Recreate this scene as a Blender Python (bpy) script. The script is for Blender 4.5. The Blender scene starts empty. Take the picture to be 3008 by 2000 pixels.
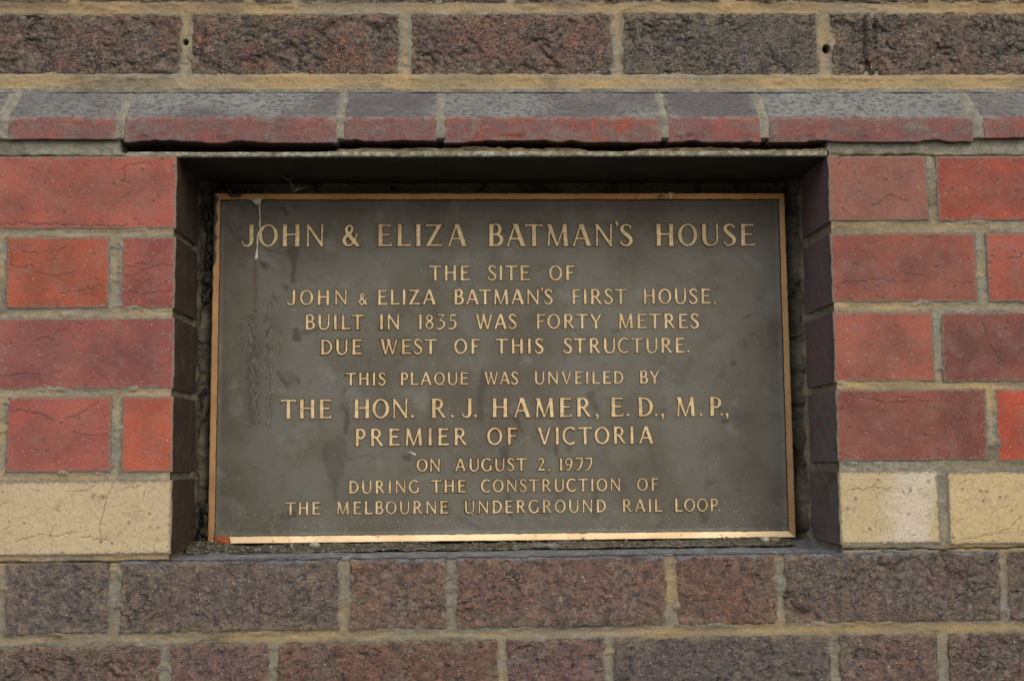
import bpy, math, random
import numpy as np

# ------------------------------------------------------------------ camera, light, exposure
sc = bpy.context.scene
COL = sc.collection
F, CX, CY, DIST = 3719.9, 1504.0, 1000.0, 1.33          # focal length in photo pixels, camera distance from the wall
YAW, PITCH, ROLL = math.radians(2.0455), math.radians(5.3331), math.radians(-0.592)

def cam_axes():
    cy, sy, cp, sp, cr, sr = math.cos(YAW), math.sin(YAW), math.cos(PITCH), math.sin(PITCH), math.cos(ROLL), math.sin(ROLL)
    f = np.array([sy*cp, cy*cp, sp]); r = np.array([cy, -sy, 0.0]); u = np.cross(r, f)
    return r*cr + u*sr, -r*sr + u*cr, f
RX, UX, FX = cam_axes()

cam_d = bpy.data.cameras.new("camera")
cam = bpy.data.objects.new("camera", cam_d); COL.objects.link(cam)
cam_d.sensor_width = 23.7; cam_d.lens = 23.7*F/3008.0
cam_d.clip_start = 0.05; cam_d.clip_end = 500.0
cam_d.dof.use_dof = True; cam_d.dof.focus_distance = 1.41; cam_d.dof.aperture_fstop = 4.5
from mathutils import Matrix
M = Matrix.Identity(4)
for i in range(3):
    M[i][0], M[i][1], M[i][2] = RX[i], UX[i], -FX[i]
M[1][3] = -DIST
cam.matrix_world = M
sc.camera = cam

SUN_EL, SUN_AZ = math.radians(36), math.radians(-34)    # azimuth: measured from straight in front of the wall, negative = from the left
w = bpy.data.worlds.new("World"); sc.world = w; w.use_nodes = True
wn, wl = w.node_tree.nodes, w.node_tree.links
bg = wn["Background"]
sky = wn.new("ShaderNodeTexSky"); sky.sky_type = 'NISHITA'; sky.sun_disc = False
sky.sun_elevation = SUN_EL
sky.sun_rotation = math.pi + SUN_AZ
sky.air_density = 1.0; sky.dust_density = 6.0; sky.ozone_density = 1.0; sky.altitude = 50
hs = wn.new("ShaderNodeHueSaturation"); hs.inputs["Saturation"].default_value = 0.55
wl.new(sky.outputs[0], hs.inputs["Color"]); wl.new(hs.outputs[0], bg.inputs[0])
bg.inputs[1].default_value = 0.10
sun_d = bpy.data.lights.new("sun", 'SUN'); sun_d.energy = 0.9; sun_d.angle = math.radians(55); sun_d.color = (1, 0.985, 0.95)
sun = bpy.data.objects.new("sun", sun_d); COL.objects.link(sun)
# direction towards the sun: in front of the wall is -Y
sdir = np.array([math.sin(SUN_AZ)*math.cos(SUN_EL), -math.cos(SUN_AZ)*math.cos(SUN_EL), math.sin(SUN_EL)])
from mathutils import Vector
sun.rotation_euler = Vector(sdir).to_track_quat('Z', 'Y').to_euler()
sun.location = (-2, -4, 5)
sc.view_settings.view_transform = 'Standard'; sc.view_settings.look = 'None'
sc.view_settings.exposure = 0.38; sc.view_settings.gamma = 1.0
sc.cycles.max_bounces = 6

# ------------------------------------------------------------------ photo pixel -> point on the plane at depth d
def at(px, py, d=0.0):
    v = FX + RX*((px-CX)/F) - UX*((py-CY)/F)
    k = (DIST + d)/v[1]
    return v[0]*k, v[2]*k

# ------------------------------------------------------------------ numpy noise
def _h(ix, iy, iz, s):
    n = (ix*374761393 + iy*668265263 + iz*2147483647 + s*1274126177) & 0xffffffff
    n = ((n ^ (n >> 13))*1274126177) & 0xffffffff
    return ((n ^ (n >> 16)) & 0xffffff)/float(0xffffff)

def noise3(x, y, z, s=0):
    x, y, z = np.broadcast_arrays(x, y, z)
    xi, yi, zi = np.floor(x).astype(np.int64), np.floor(y).astype(np.int64), np.floor(z).astype(np.int64)
    fx, fy, fz = x-xi, y-yi, z-zi
    ux, uy, uz = fx*fx*(3-2*fx), fy*fy*(3-2*fy), fz*fz*(3-2*fz)
    r = 0
    for a in (0, 1):
        wa = ux if a else 1-ux
        for b in (0, 1):
            wb = uy if b else 1-uy
            for c in (0, 1):
                wc = uz if c else 1-uz
                r = r + wa*wb*wc*_h(xi+a, yi+b, zi+c, s)
    return r*2-1

def fbm(x, y, z, s=0, o=4, g=0.5):
    a, r, t = 1.0, 0, 0
    for k in range(o):
        r = r + a*noise3(x*2**k+k*7.3, y*2**k, z*2**k, s+k); t += a; a *= g
    return r/t

def worley(x, y, s=0):
    x, y = np.broadcast_arrays(x, y)
    xi, yi = np.floor(x).astype(np.int64), np.floor(y).astype(np.int64)
    d1 = np.full(x.shape, 9.0); d2 = np.full(x.shape, 9.0); hid = np.zeros(x.shape)
    for a in (-1, 0, 1):
        for b in (-1, 0, 1):
            cx, cy = xi+a, yi+b
            px = cx+_h(cx, cy, cx*0, s); py = cy+_h(cx, cy, cx*0+1, s); hh = _h(cx, cy, cx*0+2, s)
            d = np.hypot(px-x, py-y)
            m = d < d1
            d2 = np.where(m, d1, np.minimum(d2, d)); hid = np.where(m, hh, hid); d1 = np.where(m, d, d1)
    return d1, d2, hid

def cracks(X, Z, rect, segs, width):
    """soft lines drawn as distance to polylines; segs = [(x0, z0, x1, z1, w0, w1)]"""
    out = np.zeros_like(X); xs = X[:, 0]; zs = Z[0, :]
    for (x0, z0, x1, z1, w0, w1) in segs:
        m = 0.0035
        i0, i1 = np.searchsorted(xs, min(x0, x1)-m), np.searchsorted(xs, max(x0, x1)+m); j0, j1 = np.searchsorted(zs, min(z0, z1)-m), np.searchsorted(zs, max(z0, z1)+m)
        if i1 <= i0 or j1 <= j0: continue
        a, b = X[i0:i1, j0:j1], Z[i0:i1, j0:j1]; dx, dz = x1-x0, z1-z0
        t = np.clip(((a-x0)*dx+(b-z0)*dz)/(dx*dx+dz*dz+1e-12), 0, 1)
        d = np.hypot(a-x0-t*dx, b-z0-t*dz); w_ = w0+(w1-w0)*t
        out[i0:i1, j0:j1] = np.maximum(out[i0:i1, j0:j1], np.clip(1.15-d/(width*0.6+0.0005), 0, 1)*np.clip(w_, 0, 1))
    return out

def crack_segs(rect, sd, n_long, n_short, aniso=0.35, explicit=()):
    r = np.random.RandomState(sd); x0, x1, z0, z1 = rect; segs = []
    def walk(x, z, ang, L_, w, depth=0):
        n = max(3, int(L_/0.0028)); wob = 0
        for k in range(n):
            wob = 0.75*wob + r.randn()*0.42
            a = ang + wob; st = 0.0028*(0.6+0.8*r.rand())
            nx, nz = x+math.cos(a)*st, z+math.sin(a)*st*0.8
            fade = math.sin(math.pi*min(1, (k+0.6)/n))**0.5
            if r.rand() > 0.07: segs.append((x, z, nx, nz, w*fade*(0.55+0.6*r.rand()), w*fade*(0.55+0.6*r.rand())))
            if depth < 2 and r.rand() < 0.07: walk(nx, nz, a+r.choice([-1, 1])*r.uniform(.5, 1.2), L_*0.3*r.rand(), w*0.7, depth+1)
            x, z = nx, nz
    for k in range(n_long):
        d = r.choice([0, math.pi]); walk(r.uniform(x0, x1), r.uniform(z0+0.006, z1-0.006), d+r.randn()*aniso, r.uniform(0.03, 0.10), r.uniform(.55, 1.0))
    for k in range(n_short):
        walk(r.uniform(x0, x1), r.uniform(z0, z1), r.choice([0, math.pi])+r.randn()*aniso*1.6, r.uniform(0.004, 0.020), r.uniform(.25, .75))
    for pts in explicit:
        P_ = [at(*p) for p in pts]
        for (a, b), (c, d) in zip(P_[:-1], P_[1:]):
            n = max(2, int(math.hypot(c-a, d-b)/0.0035)); px_, pz_ = a, b
            for k in range(1, n+1):
                qx, qz = a+(c-a)*k/n+r.randn()*0.0005, b+(d-b)*k/n+r.randn()*0.0010
                segs.append((px_, pz_, qx, qz, r.uniform(.45, 1.0), r.uniform(.35, 1.0))); px_, pz_ = qx, qz
    return segs

EXPL = [[(345, 503), (367, 487), (385, 482), (425, 480)], [(368, 487), (367, 512), (366, 530)], [(352, 531), (366, 531), (380, 534)], [(0, 660), (80, 656), (200, 659), (300, 662), (380, 664)],
        [(45, 1590), (80, 1580), (115, 1570), (165, 1575), (205, 1565), (230, 1563)], [(238, 1578), (262, 1574), (300, 1582), (325, 1587)], [(330, 1425), (318, 1450), (313, 1470), (305, 1500), (292, 1540), (297, 1590)],
        [(270, 1452), (300, 1468), (316, 1462)], [(155, 1497), (170, 1490), (182, 1472)], [(360, 1420), (400, 1432), (412, 1425)], [(200, 1443), (240, 1442), (280, 1425)],
        [(2475, 833), (2530, 827), (2560, 820), (2610, 827), (2670, 825)], [(2640, 801), (2700, 808), (2735, 820)], [(2780, 822), (2830, 835), (2860, 828)], [(2560, 605), (2610, 575), (2670, 592)],
        [(2530, 1165), (2590, 1178), (2650, 1182), (2700, 1180)], [(2640, 1167), (2700, 1175), (2740, 1180)], [(20, 1210), (60, 1202), (90, 1210), (155, 1235)], [(185, 1227), (220, 1222), (265, 1195), (290, 1180)],
        [(220, 1270), (270, 1282), (300, 1280), (325, 1268)], [(22, 778), (45, 784), (75, 787), (100, 782)], [(360, 783), (395, 780), (430, 770)], [(365, 812), (400, 808), (470, 775), (512, 782)], [(360, 858), (430, 862), (510, 853)],
        [(0, 1105), (55, 1100), (130, 1100), (180, 1088)], [(2830, 1580), (2900, 1570), (2960, 1555), (3008, 1510)], [(2960, 760), (3008, 755)], [(60, 735), (110, 745), (150, 742), (200, 722)], [(100, 800), (160, 812), (215, 800)], [(180, 860), (230, 855), (300, 840)],
        [(2885, 940), (2905, 1010), (2945, 1070)], [(2490, 1440), (2560, 1432), (2620, 1436)]]

def sstep(a, b, x):
    t = np.clip((x-a)/(b-a), 0, 1); return t*t*(3-2*t)

# ------------------------------------------------------------------ mesh helpers
def mesh_from(name, verts, quads, attrs=None, smooth=True):
    me = bpy.data.meshes.new(name)
    verts = np.asarray(verts, np.float32).reshape(-1, 3); quads = np.asarray(quads, np.int32)
    k = quads.shape[1]
    me.vertices.add(len(verts)); me.vertices.foreach_set("co", verts.ravel())
    me.loops.add(quads.size); me.loops.foreach_set("vertex_index", quads.ravel())
    me.polygons.add(len(quads))
    me.polygons.foreach_set("loop_start", np.arange(0, quads.size, k, dtype=np.int32))
    if smooth: me.polygons.foreach_set("use_smooth", np.ones(len(quads), bool))
    for nm, v in (attrs or {}).items():
        a = me.attributes.new(nm, 'FLOAT', 'POINT'); a.data.foreach_set("value", np.asarray(v, np.float32).ravel())
    me.update(calc_edges=True); me.validate()
    return me

def grid_quads(ns, nt, keep=None, flip=False):
    i, j = np.meshgrid(np.arange(ns-1), np.arange(nt-1), indexing='ij')
    a = i*nt+j; q = np.stack([a, a+nt, a+nt+1, a+1], -1)
    if flip: q = q[..., ::-1]
    q = q.reshape(-1, 4)
    if keep is not None: q = q[keep.ravel()]
    return q

def compact(verts, quads, attrs):
    used = np.unique(quads); mp = np.full(len(verts), -1, np.int64); mp[used] = np.arange(len(used))
    return verts[used], mp[quads], {k: np.asarray(v).ravel()[used] for k, v in attrs.items()}

def link(name, me, mat, parent=None, loc=None, **props):
    o = bpy.data.objects.new(name, me); COL.objects.link(o)
    if mat is not None and not me.materials: me.materials.append(mat)
    if parent is not None: o.parent = parent
    if loc is not None: o.location = loc
    for k, v in props.items(): o[k] = v
    return o

def empty(name, loc, label, cat):
    o = bpy.data.objects.new(name, None); COL.objects.link(o); o.location = loc
    o.empty_display_size = 0.02; o['label'] = label; o['category'] = cat
    return o

def hexc(r, g, b):
    f = lambda c: (c/255/12.92 if c/255 <= 0.04045 else ((c/255+0.055)/1.055)**2.4)
    return (f(r), f(g), f(b), 1.0)

# ------------------------------------------------------------------ node helpers
class NT:
    def __init__(s, name):
        s.m = bpy.data.materials.new(name); s.m.use_nodes = True
        s.n, s.l = s.m.node_tree.nodes, s.m.node_tree.links
        s.b = s.n["Principled BSDF"]
        s.pos = s.n.new("ShaderNodeNewGeometry").outputs["Position"]
        s.b.inputs["Specular IOR Level"].default_value = 0.3
    def put(s, sock, v):
        if isinstance(v, bpy.types.NodeSocket): s.l.new(v, sock)
        else: sock.default_value = v
    def math(s, op, a, b=0.0, clamp=False):
        n = s.n.new("ShaderNodeMath"); n.operation = op; n.use_clamp = clamp
        s.put(n.inputs[0], a); s.put(n.inputs[1], b); return n.outputs[0]
    def vec(s, scale, off=(0, 0, 0), src=None):
        n = s.n.new("ShaderNodeMapping"); s.l.new(src or s.pos, n.inputs[0])
        n.inputs["Location"].default_value = off; n.inputs["Scale"].default_value = scale if isinstance(scale, tuple) else (scale,)*3
        return n.outputs[0]
    def noise(s, scale, detail=4, rough=0.5, vec=None, dist=0.0, out=0):
        n = s.n.new("ShaderNodeTexNoise"); s.l.new(vec or s.pos, n.inputs["Vector"])
        n.inputs["Scale"].default_value = scale; n.inputs["Detail"].default_value = detail
        n.inputs["Roughness"].default_value = rough; n.inputs["Distortion"].default_value = dist
        return n.outputs[out]
    def vor(s, scale, feature='F1', vec=None, out="Distance"):
        n = s.n.new("ShaderNodeTexVoronoi"); n.feature = feature; s.l.new(vec or s.pos, n.inputs["Vector"])
        n.inputs["Scale"].default_value = scale
        return n.outputs[out]
    def step(s, v, a, b, lo=0.0, hi=1.0):
        n = s.n.new("ShaderNodeMapRange"); n.interpolation_type = 'SMOOTHSTEP'
        s.put(n.inputs[0], v); n.inputs[1].default_value = a; n.inputs[2].default_value = b
        n.inputs[3].default_value = lo; n.inputs[4].default_value = hi; return n.outputs[0]
    def mix(s, f, a, b, mode='MIX'):
        n = s.n.new("ShaderNodeMix"); n.data_type = 'RGBA'; n.blend_type = mode
        s.put(n.inputs[0], f); s.put(n.inputs[6], a); s.put(n.inputs[7], b); return n.outputs[2]
    def attr(s, name, typ='GEOMETRY', out="Fac"):
        n = s.n.new("ShaderNodeAttribute"); n.attribute_type = typ; n.attribute_name = name; return n.outputs[out]
    def ocol(s): return s.n.new("ShaderNodeObjectInfo").outputs["Color"]
    def crack(s, scale, stretch=2.4, width=0.012, mscale=14, thr=0.5, off=(0, 0, 0), warp=0.0):
        v = s.vec((scale, scale, scale*stretch), off)
        n = s.noise(1.0, 4, 0.50, v, warp)
        c = s.step(s.math('ABSOLUTE', s.math('SUBTRACT', n, 0.5)), width*0.25, width, 1.0, 0.0)
        m = s.step(s.noise(mscale, 2, 0.5, s.vec(1.0, (off[1]+3.1, 1, off[0]))), thr, thr+0.12)
        return s.math('MULTIPLY', c, m)
    def bump(s, h, dist, strength=1.0, prev=None):
        n = s.n.new("ShaderNodeBump"); s.put(n.inputs["Height"], h); n.inputs["Distance"].default_value = dist
        n.inputs["Strength"].default_value = strength
        if prev: s.l.new(prev, n.inputs["Normal"])
        return n.outputs[0]
    def done(s, col, rough=0.85, nor=None, metal=0.0):
        s.put(s.b.inputs["Base Color"], col); s.put(s.b.inputs["Roughness"], rough); s.put(s.b.inputs["Metallic"], metal)
        if nor: s.l.new(nor, s.b.inputs["Normal"])
        return s.m

# ------------------------------------------------------------------ materials
def mat_smooth_brick(name, craze=False):
    t = NT(name); base = t.ocol()
    big = t.noise(16, 3, 0.5, t.vec(1.0))
    c = t.mix(t.step(big, 0.38, 0.62, 0.0, 0.75 if not craze else 0.3), base,
              t.mix(1.0, base, (0.66, 0.66, 0.72, 1) if not craze else (0.86, 0.82, 0.78, 1), 'MULTIPLY'))
    c = t.mix(t.step(t.noise(30, 3, 0.6, t.vec((1, 1, 1), (5, 2, 1))), 0.5, 0.72, 0, 0.45), c,
              t.mix(1.0, base, (1.28, 0.98, 0.85, 1) if not craze else (1.05, 1.08, 1.2, 1), 'MULTIPLY'))
    if not craze:
        cf = t.step(t.math('ADD', t.attr("core"), t.math('MULTIPLY', t.math('SUBTRACT', t.noise(19, 4, 0.6, t.vec(1.0, (8, 8, 8))), 0.5), 2.2)), 0.35, 0.95)
        c = t.mix(t.math('MULTIPLY', cf, 0.55), t.mix(1.0, c, (1.03, 0.94, 0.90, 1), 'MULTIPLY'), t.mix(1.0, c, (0.70, 0.86, 0.92, 1), 'MULTIPLY'))
        c = t.mix(t.step(t.noise(48, 5, 0.65, t.vec((1, 1, 1), (9, 2, 4))), 0.44, 0.70, 0, 0.40), c, hexc(128, 102, 94))
    else:
        c = t.mix(t.attr("pale"), c, hexc(190, 180, 166))
    g = t.noise(900, 3, 0.7)
    c = t.mix(1.0, c, t.mix(g, (0.62, 0.62, 0.64, 1), (1.38, 1.38, 1.36, 1)), 'MULTIPLY')
    g2 = t.noise(230, 4, 0.6)
    c = t.mix(1.0, c, t.mix(g2, (0.70, 0.74, 0.78, 1), (1.30, 1.26, 1.22, 1)), 'MULTIPLY')
    # pale grits and dark pits
    d = t.vor(170); cr = t.vor(170, out="Color")
    rnd = t.n.new("ShaderNodeSeparateColor"); t.l.new(cr, rnd.inputs[0])
    sp = t.math('MULTIPLY', t.step(t.math('ADD', d, t.math('MULTIPLY', g, 0.25)), 0.20, 0.34, 1, 0), t.step(rnd.outputs[0], 0.86, 1.0, 0, 1.0))
    c = t.mix(t.math('MULTIPLY', sp, 0.6), c, hexc(186, 156, 132))
    d4 = t.vor(420, vec=t.vec(1.0, (6, 6, 1))); c4 = t.vor(420, vec=t.vec(1.0, (6, 6, 1)), out="Color"); r4 = t.n.new("ShaderNodeSeparateColor"); t.l.new(c4, r4.inputs[0])
    c = t.mix(t.math('MULTIPLY', t.math('MULTIPLY', t.step(d4, 0.15, 0.4, 1, 0), t.step(r4.outputs[0], 0.80, 1.0)), 0.5), c, hexc(190, 160, 140))
    c = t.mix(t.math('MULTIPLY', t.math('MULTIPLY', t.step(d4, 0.15, 0.45, 1, 0), t.step(r4.outputs[1], 0.75, 1.0)), 0.55), c, hexc(90, 66, 60))
    fl = t.step(t.noise(1.0, 5, 0.68, t.vec((95, 95, 190), (3, 7, 7))), 0.57, 0.68)
    c = t.mix(t.math('MULTIPLY', fl, 0.42), c, hexc(112, 92, 82) if not craze else hexc(150, 134, 104))
    d2 = t.vor(95, vec=t.vec(1.0, (3, 1, 7))); cr2 = t.vor(95, out="Color", vec=t.vec(1.0, (3, 1, 7)))
    rn2 = t.n.new("ShaderNodeSeparateColor"); t.l.new(cr2, rn2.inputs[0])
    pit = t.math('MULTIPLY', t.step(t.math('ADD', d2, t.math('MULTIPLY', t.noise(300, 2), 0.2)), 0.20, 0.34, 1, 0), t.step(rn2.outputs[1], 0.78, 0.82))
    c = t.mix(t.math('MULTIPLY', pit, 0.6), c, hexc(96, 84, 76))
    k = t.attr("cav")
    c = t.mix(t.math('MULTIPLY', t.step(k, 0.08, 0.75), 0.85), c, hexc(72, 56, 50) if not craze else hexc(110, 92, 68))
    # chips where the fired skin has flaked, holding grey dirt
    chn = t.noise(1.0, 4, 0.65, t.vec((150, 150, 260), (1, 5, 8))); chm = t.step(t.noise(30, 2, 0.5, t.vec(1.0, (4, 4, 4))), 0.46, 0.60)
    chp = t.math('MULTIPLY', t.step(chn, 0.635, 0.675), chm)
    c = t.mix(t.math('MULTIPLY', chp, 0.75), c, hexc(104, 90, 80) if not craze else hexc(128, 114, 90))
    if craze:
        c = t.mix(t.step(t.noise(1.0, 5, 0.7, t.vec((34, 34, 70), (6, 1, 9))), 0.48, 0.72, 0, 0.45), c, hexc(142, 126, 98))
        c = t.mix(t.step(t.noise(1.0, 5, 0.75, t.vec((200, 200, 300), (6, 6, 9))), 0.58, 0.70, 0, 0.5), c, hexc(120, 106, 84))
    # mortar smears and grime near the arrises
    e = t.attr("edge")
    sm = t.step(t.math('ADD', t.math('MULTIPLY', e, 0.74), t.math('MULTIPLY', t.math('SUBTRACT', t.noise(230, 5, 0.72), 0.5), 1.5)), 0.40, 0.56)
    c = t.mix(t.math('MULTIPLY', t.math('MULTIPLY', sm, t.step(e, 0.03, 0.3)), 0.85), c, hexc(116, 106, 92))
    # the returned side faces in the recess keep their own fired skin; the left ones are coloured darker
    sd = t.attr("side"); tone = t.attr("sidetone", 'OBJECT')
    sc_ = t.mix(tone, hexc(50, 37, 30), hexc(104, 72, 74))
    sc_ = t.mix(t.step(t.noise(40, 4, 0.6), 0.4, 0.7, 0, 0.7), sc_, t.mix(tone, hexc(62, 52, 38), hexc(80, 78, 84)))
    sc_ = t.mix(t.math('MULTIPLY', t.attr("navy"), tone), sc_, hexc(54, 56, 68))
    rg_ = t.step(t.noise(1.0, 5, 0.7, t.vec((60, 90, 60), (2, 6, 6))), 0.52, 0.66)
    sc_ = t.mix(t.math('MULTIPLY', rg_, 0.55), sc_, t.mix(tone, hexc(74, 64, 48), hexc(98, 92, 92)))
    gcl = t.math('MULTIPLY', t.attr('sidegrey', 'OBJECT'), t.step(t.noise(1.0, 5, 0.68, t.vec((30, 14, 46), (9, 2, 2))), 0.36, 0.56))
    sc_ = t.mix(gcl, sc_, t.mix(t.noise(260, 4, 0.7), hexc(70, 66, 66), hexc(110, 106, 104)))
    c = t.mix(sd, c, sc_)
    h = t.math('SUBTRACT', t.math('ADD', t.math('MULTIPLY', g2, 0.35), t.math('MULTIPLY', g, 0.15)), t.math('ADD', t.math('MULTIPLY', chp, 0.7), t.math('MULTIPLY', pit, 0.8)))
    return t.done(c, t.step(g2, 0.3, 0.7, 0.72, 0.9), t.bump(h, 0.0009, 0.9))

def mat_clinker(name):
    t = NT(name); base = t.mix(1.0, t.ocol(), (0.84, 1.08, 1.06, 1), 'MULTIPLY')
    cav = t.attr("cav")
    n1 = t.noise(22, 5, 0.62); n2 = t.noise(110, 5, 0.65, t.vec((1, 1, 1), (4, 1, 3))); n3 = t.noise(600, 3, 0.7)
    red = t.mix(t.step(n2, 0.35, 0.65), t.mix(1.0, base, (0.85, 0.80, 0.86, 1), 'MULTIPLY'), t.mix(1.0, base, (1.30, 1.14, 1.10, 1), 'MULTIPLY'))
    grey = t.mix(t.step(n2, 0.4, 0.62), hexc(84, 79, 73), hexc(112, 107, 98))
    n5 = t.noise(48, 5, 0.7, t.vec((1, 1, 1.3), (8, 1, 6)))
    gm = t.step(t.math('ADD', t.math('MULTIPLY', cav, 0.30), t.math('MULTIPLY', t.math('ADD', n1, n5), 0.5)), 0.46, 0.66)
    c = t.mix(t.math('MULTIPLY', gm, 0.80), red, grey)
    # vertical drag marks
    dr = t.noise(1.0, 4, 0.6, t.vec((420, 420, 34)))
    c = t.mix(t.math('MULTIPLY', t.step(dr, 0.56, 0.70), 0.30), c, t.mix(1.0, base, (1.7, 1.45, 1.3, 1), 'MULTIPLY'))
    # blue-black burnt spots
    vv = t.mix(0.12, t.vec(1.0, (7, 3, 2)), t.noise(60, 3, out=1))
    d = t.vor(62, vec=vv); cc = t.vor(62, vec=vv, out="Color")
    r = t.n.new("ShaderNodeSeparateColor"); t.l.new(cc, r.inputs[0])
    sp = t.math('MULTIPLY', t.step(t.math('ADD', d, t.math('MULTIPLY', n2, 0.35)), 0.38, 0.52, 1, 0), t.step(r.outputs[0], 0.58, 0.64))
    c = t.mix(t.math('MULTIPLY', sp, 0.85), c, hexc(46, 51, 62))
    # pale grits
    d3 = t.vor(260); c3 = t.vor(260, out="Color"); r3 = t.n.new("ShaderNodeSeparateColor"); t.l.new(c3, r3.inputs[0])
    gr = t.math('MULTIPLY', t.step(d3, 0.12, 0.24, 1, 0), t.step(r3.outputs[2], 0.84, 1.0))
    c = t.mix(t.math('MULTIPLY', gr, 0.9), c, hexc(190, 176, 156))
    c = t.mix(1.0, c, t.mix(n3, (0.50, 0.50, 0.50, 1), (1.50, 1.50, 1.50, 1)), 'MULTIPLY')
    ag = t.vor(210, vec=t.mix(0.03, t.pos, t.noise(150, 2, out=1)), out="Color"); rag = t.n.new("ShaderNodeSeparateColor"); t.l.new(ag, rag.inputs[0])
    c = t.mix(1.0, c, t.mix(rag.outputs[0], (0.68, 0.70, 0.74, 1), (1.34, 1.28, 1.22, 1)), 'MULTIPLY')
    # deep fissures hold black grime
    c = t.mix(t.math('MULTIPLY', t.step(cav, 0.62, 0.95), 0.7), c, hexc(44, 40, 36))
    e = t.attr("edge")
    sm = t.math('MULTIPLY', e, t.step(t.noise(70, 4, 0.65, t.vec(1.0, (2, 2, 9))), 0.46, 0.58))
    c = t.mix(t.math('MULTIPLY', sm, 0.75), c, hexc(132, 116, 88))
    sd = t.attr("side")
    sill = t.mix(t.step(t.noise(1.0, 4, 0.6, t.vec((30, 120, 120))), 0.42, 0.66), hexc(112, 116, 120), hexc(84, 78, 82))
    c = t.mix(sd, c, sill)
    rq = t.attr("rough", 'OBJECT')
    tn = t.math('MULTIPLY', t.noise(1.0, 4, 0.62, t.vec((34, 34, 62), (7, 7, 3))), 11.0)
    tf = t.math('FRACT', tn); cl = t.step(tf, 0.80, 0.97); ter = t.math('SUBTRACT', t.math('ADD', t.math('FLOOR', tn), cl), 0.0)
    tmask = t.math('MULTIPLY', t.step(t.noise(20, 3, 0.6, t.vec(1.0, (3, 9, 3))), 0.36, 0.50), t.math('ADD', 0.25, t.math('MULTIPLY', rq, 0.75)))
    c = t.mix(t.math('MULTIPLY', t.math('MULTIPLY', t.step(tf, 0.74, 0.84), t.step(tf, 1.0, 0.86)), t.math('MULTIPLY', tmask, 0.85)), c, hexc(40, 37, 34))
    k = t.crack(30, 1.6, 0.018, 18, 0.52, (5, 1, 1))
    c = t.mix(t.math('MULTIPLY', k, t.math('SUBTRACT', 0.7, t.math('MULTIPLY', sd, 0.5))), c, hexc(46, 42, 38))
    h = t.math('SUBTRACT', t.math('ADD', t.math('ADD', t.math('ADD', t.math('MULTIPLY', ter, t.math('MULTIPLY', tmask, 0.9)), t.math('MULTIPLY', n2, 1.3)), t.math('MULTIPLY', rag.outputs[0], 0.35)), t.math('MULTIPLY', n3, 0.9)), t.math('MULTIPLY', k, 0.9))
    return t.done(c, t.math('SUBTRACT', 0.85, t.math('MULTIPLY', sd, 0.25)), t.bump(h, 0.0015, 1.0))

def mat_splay(name):
    t = NT(name); base = t.ocol(); sl = t.attr("slope")
    wv = t.mix(0.015, t.pos, t.noise(90, 3, 0.6, out=1))
    lace = t.noise(1.0, 5, 0.72, t.vec((150, 200, 290), src=wv))
    lm = t.step(lace, 0.40, 0.52)
    cover = t.step(t.noise(9, 3, 0.5, t.vec((1, 1, 1), (2, 8, 1))), 0.34, 0.56, 0.25, 1.0)
    cover = t.math('MULTIPLY', cover, t.math('SUBTRACT', 1.0, t.math('MULTIPLY', t.attr('dark', 'OBJECT'), 0.40)))
    top = t.mix(t.math('MULTIPLY', lm, cover), hexc(84, 79, 82), hexc(124, 126, 122))
    top = t.mix(t.step(t.noise(25, 3), 0.62, 0.8, 0, .5), top, hexc(116, 117, 115))
    # front: red with purple patches, grey smears, drag marks
    fr = t.mix(t.step(t.noise(45, 4, 0.6), 0.42, 0.62, 0, 0.75), t.mix(1.0, base, (0.85, 0.98, 0.95, 1), 'MULTIPLY'), hexc(100, 66, 70))
    dr = t.noise(1.0, 4, 0.6, t.vec((500, 500, 50)))
    fr = t.mix(t.math('MULTIPLY', t.step(dr, 0.5, 0.66), 0.5), fr, t.mix(1.0, base, (1.5, 1.25, 1.1, 1), 'MULTIPLY'))
    gs = t.step(t.noise(1.0, 6, 0.7, t.vec((50, 50, 75), (9, 1, 2))), 0.50, 0.64)
    fr = t.mix(t.step(t.noise(1.0, 5, 0.7, t.vec((26, 26, 60), (4, 4, 2))), 0.36, 0.66, 0.12, 0.75), fr, hexc(112, 96, 92))
    fr = t.mix(t.math('MULTIPLY', gs, 0.70), fr, hexc(118, 110, 104))
    k = t.crack(55, 1.2, 0.02, 20, 0.42, (3, 8, 1))
    fr = t.mix(t.math('MULTIPLY', k, 0.4), fr, hexc(122, 114, 108))
    c = t.mix(t.step(t.math('ADD', sl, t.math('MULTIPLY', t.math('SUBTRACT', t.noise(130, 4, 0.7), 0.5), t.math('MULTIPLY', t.attr('edge'), 1.6))), 0.35, 0.65), fr, top)
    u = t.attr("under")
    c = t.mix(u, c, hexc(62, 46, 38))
    e = t.attr("edge")
    sm = t.math('MULTIPLY', e, t.step(t.noise(120, 4, 0.6), 0.47, 0.57))
    c = t.mix(t.math('MULTIPLY', sm, 0.8), c, hexc(134, 130, 120))
    g = t.noise(700, 3, 0.7)
    c = t.mix(1.0, c, t.mix(g, (0.65, 0.65, 0.65, 1), (1.35, 1.35, 1.35, 1)), 'MULTIPLY')
    h = t.math('ADD', t.math('ADD', t.math('MULTIPLY', lm, 0.25), t.math('MULTIPLY', gs, 0.5)), t.math('MULTIPLY', g, 0.25))
    return t.done(c, 0.86, t.bump(h, 0.0011, 1.0))

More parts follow.
